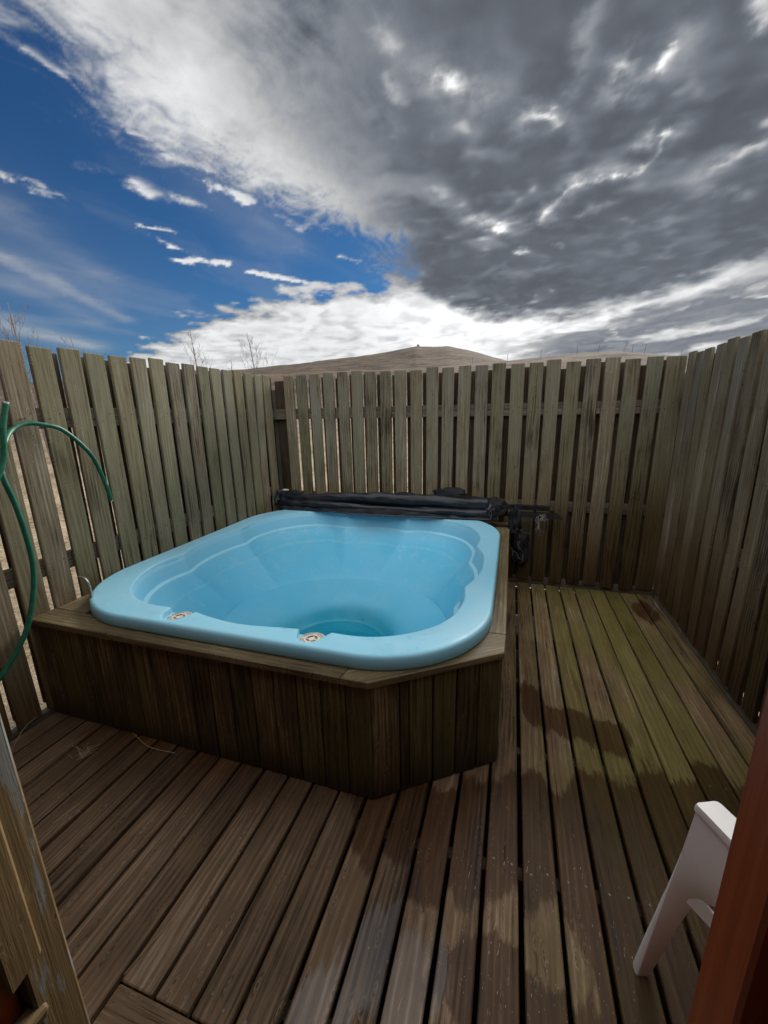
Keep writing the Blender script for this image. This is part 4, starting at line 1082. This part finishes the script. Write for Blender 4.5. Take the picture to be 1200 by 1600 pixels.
# ------------------------------------------------------------------ plastic garden chair
chair = thing('garden_chair', 'white moulded plastic garden chair standing on the deck behind the red door jamb', 'chair', (0.72, 0.95, 0))
fx = Vector((0.44, -0.90, 0)).normalized()      # from the front of the chair towards its back
sx = Vector((0.90, 0.44, 0)).normalized()       # from its left arm to its right arm
F0 = Vector((0.480, 0.978, 0))                  # foot of the near front leg
def cp(a, s_, z): return F0 + fx * a + sx * s_ + Vector((0, 0, z))
def mirror(P):
    P = Vector(P); return P + sx * (2 * (0.277 - (P - F0).dot(sx)))
def arm_side(s0, sgn):
    """front leg (a web with a rolled front flange that twists as it rises), rear leg and armrest of one side"""
    v, f = [], []; rows = []; th = 0.006
    #      z     width  direction of the web in plan (degrees from +X, clockwise)
    tab = [(0.000, 0.030, -14), (0.030, 0.038, -12), (0.10, 0.044, -6), (0.20, 0.048, 4), (0.30, 0.052, 18), (0.37, 0.060, 34), (0.42, 0.080, 50), (0.47, 0.130, 60), (0.53, 0.215, 64), (0.58, 0.270, 64), (0.61, 0.310, 64), (0.642, 0.340, 64)]
    for z, w_, dg in tab:
        q = z / 0.642; L_ = Vector((0.428 + 0.054 * q, 0.985 - 0.006 * q, z))
        dr = Vector((math.cos(R(dg)), -math.sin(R(dg)), 0)); nr_ = Vector((-dr.y, dr.x, 0))      # nr_ points away from the camera side
        bl = 0.012 * math.exp(-((z - 0.55) / 0.05) ** 2)
        row = [L_ + dr * (0.004 - bl * 0.4) + nr_ * (0.030 + bl * 1.6), L_ + dr * (-0.002 - bl * 0.6) + nr_ * (0.018 + bl * 1.4), L_ + dr * (-0.003 - bl * 0.3) + nr_ * (0.007 + bl * 0.8), L_ + dr * 0.001 + nr_ * 0.001,
               L_ + dr * 0.006, L_ + dr * (w_ * 0.4), L_ + dr * (w_ * 0.75), L_ + dr * (w_ - 0.003), L_ + dr * w_ + nr_ * 0.005]
        back_ = [p + (dr * 0.005 if k_ < 3 else nr_ * th) for k_, p in enumerate(row)]
        rows.append((row, back_))
    nr, nc = len(rows), 9
    for side in (0, 1):
        for rw in rows:
            for p in rw[side]: v.append(tuple(p if sgn > 0 else mirror(p)))
    for side in (0, 1):
        o_ = side * nr * nc
        for i in range(nr - 1):
            for k_ in range(nc - 1):
                q = (o_ + i * nc + k_, o_ + i * nc + k_ + 1, o_ + (i + 1) * nc + k_ + 1, o_ + (i + 1) * nc + k_); f.append(q if side else q[::-1])
    S = nr * nc
    for i in range(nr - 1):
        for k_ in (0, nc - 1): f.append((i * nc + k_, (i + 1) * nc + k_, S + (i + 1) * nc + k_, S + i * nc + k_))
    for i in (0, nr - 1):
        for k_ in range(nc - 1): f.append((i * nc + k_, i * nc + k_ + 1, S + i * nc + k_ + 1, S + i * nc + k_))
    o = mesh_obj('front_leg', v, f, M_PLASTIC, chair, smooth=True, sharp=40)
    bm = bmesh.new(); bm.from_mesh(o.data); bmesh.ops.recalc_face_normals(bm, faces=bm.faces); bm.to_mesh(o.data); bm.free()
    # rear leg
    v, f = [], []
    for (z, a, w_) in ((0, 0.62, 0.045), (0.2, 0.56, 0.05), (0.42, 0.49, 0.07), (0.55, 0.47, 0.09), (0.64, 0.47, 0.10)):
        for (da, ds) in ((-w_ / 2, -0.012), (w_ / 2, -0.012), (w_ / 2, 0.012), (-w_ / 2, 0.012)): v.append(tuple(cp(a + da, s0 + sgn * ds, z)))
    for i in range(4):
        for k_ in range(4): j = (k_ + 1) % 4; f.append((i * 4 + k_, i * 4 + j, i * 4 + 4 + j, i * 4 + 4 + k_))
    f += [(3, 2, 1, 0), (16, 17, 18, 19)]
    mesh_obj('rear_leg', v, f, M_PLASTIC, chair)
    # armrest: flat plate with rounded front corners and a lip
    v, f = [], []
    out = []
    for (a, s_) in ((0.02, -0.004), (0.004, -0.0045), (-0.001, -0.002), (-0.003, 0.003), (0.000, 0.050), (0.003, 0.056), (0.010, 0.059), (0.20, 0.062), (0.42, 0.056), (0.52, 0.046), (0.52, -0.006), (0.42, -0.010), (0.20, -0.008)):
        out.append((a, s_))
    n_ = len(out)
    for (sc, z) in ((1.0, 0.632), (1.0, 0.646), (0.93, 0.652)):
        for (a, s_) in out:
            a2 = 0.25 + (a - 0.25) * (1 - (1 - sc) * 0.12); s2 = 0.027 + (s_ - 0.027) * sc
            v.append(tuple(cp(a2, s0 + sgn * s2, z + 0.012 * sst(0.05, 0.5, a))))
    for i in range(2):
        for k_ in range(n_): j = (k_ + 1) % n_; f.append((i * n_ + k_, i * n_ + j, (i + 1) * n_ + j, (i + 1) * n_ + k_))
    f.append(tuple(2 * n_ + k_ for k_ in range(n_))); f.append(tuple(reversed(range(n_))))
    mesh_obj('armrest', v, f, M_PLASTIC, chair, smooth=True, sharp=50)
arm_side(0.0, 1); arm_side(0.554, -1)
# seat shell with an apron and a slatted back
v, f = [], []
for i in range(9):
    a = 0.02 + 0.44 * i / 8
    for j in range(9):
        s_ = 0.02 + 0.46 * j / 8
        z = 0.425 - 0.03 * i / 8 - 0.012 * math.sin(math.pi * j / 8) - (0.02 if i == 0 else 0)
        v.append(tuple(cp(a, s_, z)))
for i in range(8):
    for j in range(8): a_ = i * 9 + j; f.append((a_, a_ + 1, a_ + 10, a_ + 9))
st = mesh_obj('seat', v, f, M_PLASTIC, chair, smooth=True); md = st.modifiers.new('thickness', 'SOLIDIFY'); md.thickness = 0.006
v, f = [], []
for side, (p0, p1) in enumerate((((0.02, 0.02), (0.02, 0.48)), ((0.02, 0.004), (0.46, 0.004)), ((0.02, 0.496), (0.46, 0.496)), ((0.46, 0.02), (0.46, 0.48)))):
    b = len(v)
    for k_ in range(9):
        t = k_ / 8; a = p0[0] + (p1[0] - p0[0]) * t; s_ = p0[1] + (p1[1] - p0[1]) * t
        arch = 0.355 + 0.035 * math.sin(math.pi * t)
        v += [tuple(cp(a, s_, arch)), tuple(cp(a, s_, 0.42 - 0.03 * (a / 0.46)))]
    for k_ in range(8): f.append((b + 2 * k_, b + 2 * k_ + 2, b + 2 * k_ + 3, b + 2 * k_ + 1))
ap = mesh_obj('apron', v, f, M_PLASTIC, chair); md = ap.modifiers.new('thickness', 'SOLIDIFY'); md.thickness = 0.006
v, f = [], []
for s_ in (0.06, 0.13, 0.20, 0.27, 0.34, 0.41):
    b = len(v)
    for k_ in range(7):
        z = 0.40 + 0.44 * k_ / 6; a = 0.47 + 0.11 * k_ / 6 + 0.02 * math.sin(math.pi * k_ / 6)
        for (da, ds) in ((0, -0.018), (0, 0.018), (0.008, 0.018), (0.008, -0.018)): v.append(tuple(cp(a + da, s_ + 0.015 + ds, z)))
    for i in range(6):
        for k_ in range(4): j = (k_ + 1) % 4; f.append((b + i * 4 + k_, b + i * 4 + j, b + i * 4 + 4 + j, b + i * 4 + 4 + k_))
box_v = []
tube_geo(v, f, catmull([cp(0.47, 0.02, 0.42), cp(0.52, 0.015, 0.62), cp(0.57, 0.03, 0.80), cp(0.585, 0.12, 0.86), cp(0.59, 0.25, 0.875), cp(0.585, 0.38, 0.86), cp(0.57, 0.47, 0.80), cp(0.52, 0.485, 0.62), cp(0.47, 0.48, 0.42)], 5), 0.014, 8)
mesh_obj('backrest', v, f, M_PLASTIC, chair)

# ------------------------------------------------------------------ house behind the camera, with the doorway we look through
house = thing('house', 'dark red timber house whose doorway frames the view, weathered post on the left', 'house', (0, -2.0, 0))
v, f = [], []
box_geo(v, f, (-5.0, 0.10, -0.35), (-0.76, 0.235, 2.65)); box_geo(v, f, (0.29, 0.10, -0.35), (6.0, 0.285, 2.65)); box_geo(v, f, (-0.76, 0.10, 2.15), (0.29, 0.285, 2.65))
box_geo(v, f, (-5.0, -5.0, -0.35), (-4.85, 0.098, 2.65)); box_geo(v, f, (5.85, -5.0, -0.35), (6.0, 0.098, 2.65)); box_geo(v, f, (-4.848, -5.0, -0.35), (5.848, -4.85, 2.65))
mesh_obj('wall', v, f, M_REDWALL, house)
v, f = [], []; box_geo(v, f, (-4.848, -4.848, -0.20), (5.848, 0.098, -0.02)); box_geo(v, f, (-0.758, 0.102, -0.20), (0.288, 0.296, -0.03))
mesh_obj('floor', v, f, M_ROOM, house)
v, f = [], []; box_geo(v, f, (-4.848, -4.848, 2.45), (5.848, 0.098, 2.55)); mesh_obj('ceiling', v, f, M_ROOM, house)
v = [(-5.3, -5.3, 2.60), (6.3, -5.3, 2.60), (6.3, 0.42, 2.60), (-5.3, 0.42, 2.60), (-5.3, -2.4, 3.9), (6.3, -2.4, 3.9), (-5.3, -5.3, 2.68), (6.3, -5.3, 2.68), (6.3, 0.42, 2.68), (-5.3, 0.42, 2.68)]
f = [(3, 2, 1, 0), (0, 1, 7, 6), (2, 3, 9, 8), (9, 4, 5, 8), (6, 7, 5, 4), (0, 6, 4, 9, 3), (1, 2, 8, 5, 7)]
mesh_obj('roof', v, f, M_ROOF, house)
# right jamb: broad reveal stained red
b = Boards(); b.add((0.200, 0.294, -0.02), (0, 1, 0), (1, 0, 0), (0, 0, 1), 0.056, 0.085, 2.16, ch=0.003, rnd=0.5)
b.build('door_jamb', M_REDWOOD, house)
b = Boards(); b.add((0.222, 0.10, -0.02), (0, 1, 0), (1, 0, 0), (0, 0, 1), 0.190, 0.066, 2.16, ch=0.003, rnd=0.3)
b.build('door_lining', M_REDWALL if False else M_REDWOOD, house)
b = Boards(); b.add((-0.672, 0.18, 2.145), (0, 0, -1), (0, 1, 0), (1, 0, 0), 0.06, 0.12, 0.87, ch=0.003); b.build('door_head', M_REDWOOD, house)
# left: weathered post, with a shorter plank in front of it, a dark red foot and a sloping bar
b = Boards(); b.add((-0.672, 0.241, -0.02), (0, 1, 0), (-1, 0, 0), (0, 0, 1), 0.060, 0.085, 2.16, ch=0.004, rnd=0.45, seg=6, bow=0.001)
tag(b.build('door_post', M_POST, house), label='weathered post with peeling grey paint')
b = Boards(); b.add((-0.662, 0.218, 0.785), (0, 1, 0), (-1, 0, 0), (0, 0, 1), 0.048, 0.010, 1.36, ch=0.004, rnd=0.55, cut0=(-0.015, 0.0))
b.add((-0.676, 0.186, 0.80), (0, 1, 0), (-1, 0, 0), (0, 0, 1), 0.040, 0.06, 1.34, ch=0.004, rnd=0.75)
tag(b.build('plank', M_PLANK, house), label='bare brown plank that ends above the floor')
b = Boards(); b.add((-0.700, 0.10, -0.02), (0, 1, 0), (-1, 0, 0), (0, 0, 1), 0.139, 0.058, 2.16, ch=0.002, rnd=0.2); b.build('door_lining', M_REDWOOD, house)
b = Boards(); b.add((-0.700, 0.120, 0.668), (0.35, 0, 0.94), (0.94, 0.0, -0.35), (0, 1, 0), 0.030, 0.030, 0.135, ch=0.004, rnd=0.8); b.build('wooden_bar', M_POST, house)

# ------------------------------------------------------------------ bare trees beyond the fence
def bare_tree(label, az, dist, ztop, seed, lean=0.0, spread=0.5, nb=16):
    x, y = dist * math.sin(R(az)), dist * math.cos(R(az)); z0 = ground_z(x, y) - 0.1
    rd = random.Random(seed)
    t = thing('bare_tree', label, 'tree', (x, y, z0), 'bare young trees beyond the fence')
    H = ztop - z0
    v, f = [], []; trunk = []
    p = Vector((x, y, z0)); dr = Vector((lean, 0, 1)).normalized()
    n_ = 18
    for i in range(n_ + 1):
        trunk.append(p.copy()); dr = (dr + Vector((rd.uniform(-1, 1), rd.uniform(-1, 1), 0)) * 0.05 + Vector((0, 0, 0.04))).normalized(); p = p + dr * H / n_ * 0.99
    r0 = 0.010 * H
    tube_geo(v, f, trunk, [r0 * (1 - i / n_) ** 0.8 + 0.006 for i in range(n_ + 1)], 7)
    mesh_obj('trunk', v, f, M_BARK, t, smooth=True)
    v, f = [], []
    def branch(p, dr, ln, r, dep):
        pts = [p.copy()]; n2 = 7 if dep == 0 else 5
        for i in range(n2):
            dr = (dr + Vector((rd.uniform(-1, 1), rd.uniform(-1, 1), rd.uniform(-.6, 1))) * 0.13 + Vector((0, 0, 0.15))).normalized(); p = p + dr * ln / n2; pts.append(p.copy())
        tube_geo(v, f, pts, [max(0.0028, r * (1 - i / n2 * 0.8)) for i in range(n2 + 1)], 4, False)
        if dep < 2:
            for q in range(rd.randint(3, 5) if dep == 0 else rd.randint(1, 3)):
                k_ = rd.randint(1, n2 - 1); a = rd.uniform(0, 6.28)
                d2 = (dr + Vector((math.cos(a), math.sin(a), rd.uniform(0.0, 0.6))) * 0.8).normalized()
                branch(pts[k_], d2, ln * rd.uniform(0.3, 0.55), r * 0.55, dep + 1)
    for k_ in range(nb):
        h = 0.34 + 0.62 * (k_ + rd.random() * 0.6) / nb
        i = min(n_ - 1, int(h * n_)); a = k_ * 2.4 + rd.uniform(-.4, .4)
        ln = H * spread * (1.04 - h) * rd.uniform(0.65, 1.1) + 0.22
        branch(trunk[i], Vector((math.cos(a), math.sin(a), 0.62)).normalized(), ln, r0 * 0.26 * (1.1 - h) + 0.003, 0)
    mesh_obj('crown', v, f, M_BARK, t)
def el(az, dist, e): return 1.6 + dist * math.tan(R(e))
bare_tree('bare tree rising over the first gap of the left fence', -56.6, 14, el(0, 14, 11.2), 4, 0.0, 0.58, 17)
bare_tree('bare multi-stemmed tree at the very left edge of the picture', -59.0, 13, el(0, 13, 10.8), 9, 0.02, 0.56, 15)
bare_tree('small bare tree top just over the third board of the left fence', -52.6, 15, el(0, 15, 9.0), 12, 0.0, 0.50, 13)
bare_tree('slender bare tree against the white cloud, left of the hill', -40.7, 24, el(0, 24, 10.3), 21, 0.0, 0.40, 16)
bare_tree('tiny bare treetop between the two slender trees', -37.3, 30, el(0, 30, 7.0), 33, 0.0, 0.30, 10)
bare_tree('bare tree with upswept branches where the hill slope begins', -33.7, 26, el(0, 26, 10.0), 44, 0.0, 0.56, 17)

# ------------------------------------------------------------------ wire fence on the skyline
wf = thing('wire_fence', 'row of thin wooden fence posts along the ridge above the back fence', 'fence', (5, 70, ground_z(5, 70)))
tops = []
for i, (az, dist, lean) in enumerate(((-1.1, 73, 0), (2.9, 73, 0), (7.0, 72, 0), (9.3, 72, 0.02), (11.8, 71, 0.16), (12.8, 71, 0), (14.0, 70, 0.03), (17.5, 69, 0), (-5.5, 74, 0))):
    x, y = dist * math.sin(R(az)), dist * math.cos(R(az)); z = ground_z(x, y) - 0.3
    hgt = 1.5 if i not in (4, 6) else 1.75
    tp = (x + lean * hgt * 2, y, z + hgt)
    tube('fence_post', [(x, y, z), tp], 0.032, M_BARK, wf, 6); tops.append((tp[0], tp[1], tp[2] - 0.1))
tops.sort()
v, f = [], []
for dz_ in (0.0, -0.3): tube_geo(v, f, [(a, b_, c + dz_) for a, b_, c in tops], 0.006, 4, False)
mesh_obj('wire', v, f, M_STEEL, wf)
# cairn on the hilltop
xc, yc = 228 * math.sin(R(-12.6)), 228 * math.cos(R(-12.6))
bm = bmesh.new(); bmesh.ops.create_icosphere(bm, subdivisions=3, radius=1.0)
for q in bm.verts:
    k_ = 1 + 0.3 * mnoise.noise(q.co * 2.5); q.co = Vector((q.co.x * 0.9 * k_, q.co.y * 0.9 * k_, max(-0.3, q.co.z) * 1.25 * k_ * (1.1 - 0.2 * abs(q.co.x))))
me = bpy.data.meshes.new('cairn'); bm.to_mesh(me); bm.free(); me.materials.append(M_STONE)
o = bpy.data.objects.new('cairn', me); link(o); o.location = (xc, yc, ground_z(xc, yc) + 0.2)
tag(o, 'tiny stone cairn on top of the brown hill', 'cairn')

# ------------------------------------------------------------------ straws on the deck
straws = [((-2.30, 1.030, .004), (-2.34, 1.13, .05), (-2.39, 1.24, .03), 'long pale straw leaning at the foot of the left fence'),
          ((-1.80, 1.285, .004), (-1.64, 1.235, .010), (-1.49, 1.245, .004), 'curved straw lying along the foot of the tub front'),
          ((-1.70, 0.82, .004), (-1.69, 0.87, .006), (-1.683, 0.916, .004), 'short straight straw on the boards beside the left post'),
          ((-1.01, 0.554, .004), (-0.995, 0.62, .008), (-0.976, 0.70, .004), 'straw lying across a board joint near the crosswise board'),
          ((0.690, 1.329, .004), (0.73, 1.335, .010), (0.775, 1.325, .004), 'short bent straw on the deck behind the chair leg')]
for a, b_, c, lb_ in straws:
    tag(tube('straw', catmull([a, b_, c], 6), 0.0013, M_STRAW, None, 5), lb_, 'straw', 'loose straws on the deck')
for (lx, ly, lz, sz, lb_) in ((-1.02, 2.62, 0.060, 0.012, 'small dark leaf scrap stuck above the water in the tub'), (-0.93, 2.02, 0.0075, 0.014, 'dark leaf scrap floating at the near side of the tub water'), (-1.10, 2.44, 0.0075, 0.009, 'tiny leaf scrap floating in the middle of the tub water'), (-0.80, 2.02, 0.100, 0.008, 'speck of leaf on the rounded side of the tub well')):
    v = []; n_ = 9
    for q in range(n_):
        a_ = 2 * math.pi * q / n_; r_ = sz * (0.55 + 0.45 * abs(math.cos(a_))) * (0.8 + 0.3 * rng.random())
        v.append((lx + r_ * math.cos(a_), ly + r_ * 0.6 * math.sin(a_), lz + 0.002 * math.sin(3 * a_)))
    v.append((lx, ly, lz + 0.003))
    tag(mesh_obj('leaf_scrap', v, [(q, (q + 1) % n_, n_) for q in range(n_)], M_LEAF), lb_, 'leaf', 'leaf scraps in the tub')
rd = random.Random(5); v, f = [], []
for k_ in range(16):
    p = Vector((-1.93 + rd.uniform(-.03, .03), 1.10 + rd.uniform(-.03, .03), 0.003)); dr = Vector((rd.uniform(-1, 1), rd.uniform(-1, 1), 0.25)).normalized(); pts = [p.copy()]
    for q in range(5):
        dr = (dr + Vector((rd.uniform(-1, 1), rd.uniform(-1, 1), rd.uniform(-.5, .3))) * 0.5).normalized(); p = p + dr * 0.012; p.z = max(p.z, 0.003); pts.append(p.copy())
    tube_geo(v, f, pts, 0.0009, 4, False)
tag(mesh_obj('moss_tuft', v, f, M_STRAW), 'little tangled tuft of dry moss on the deck in front of the tub', 'moss')
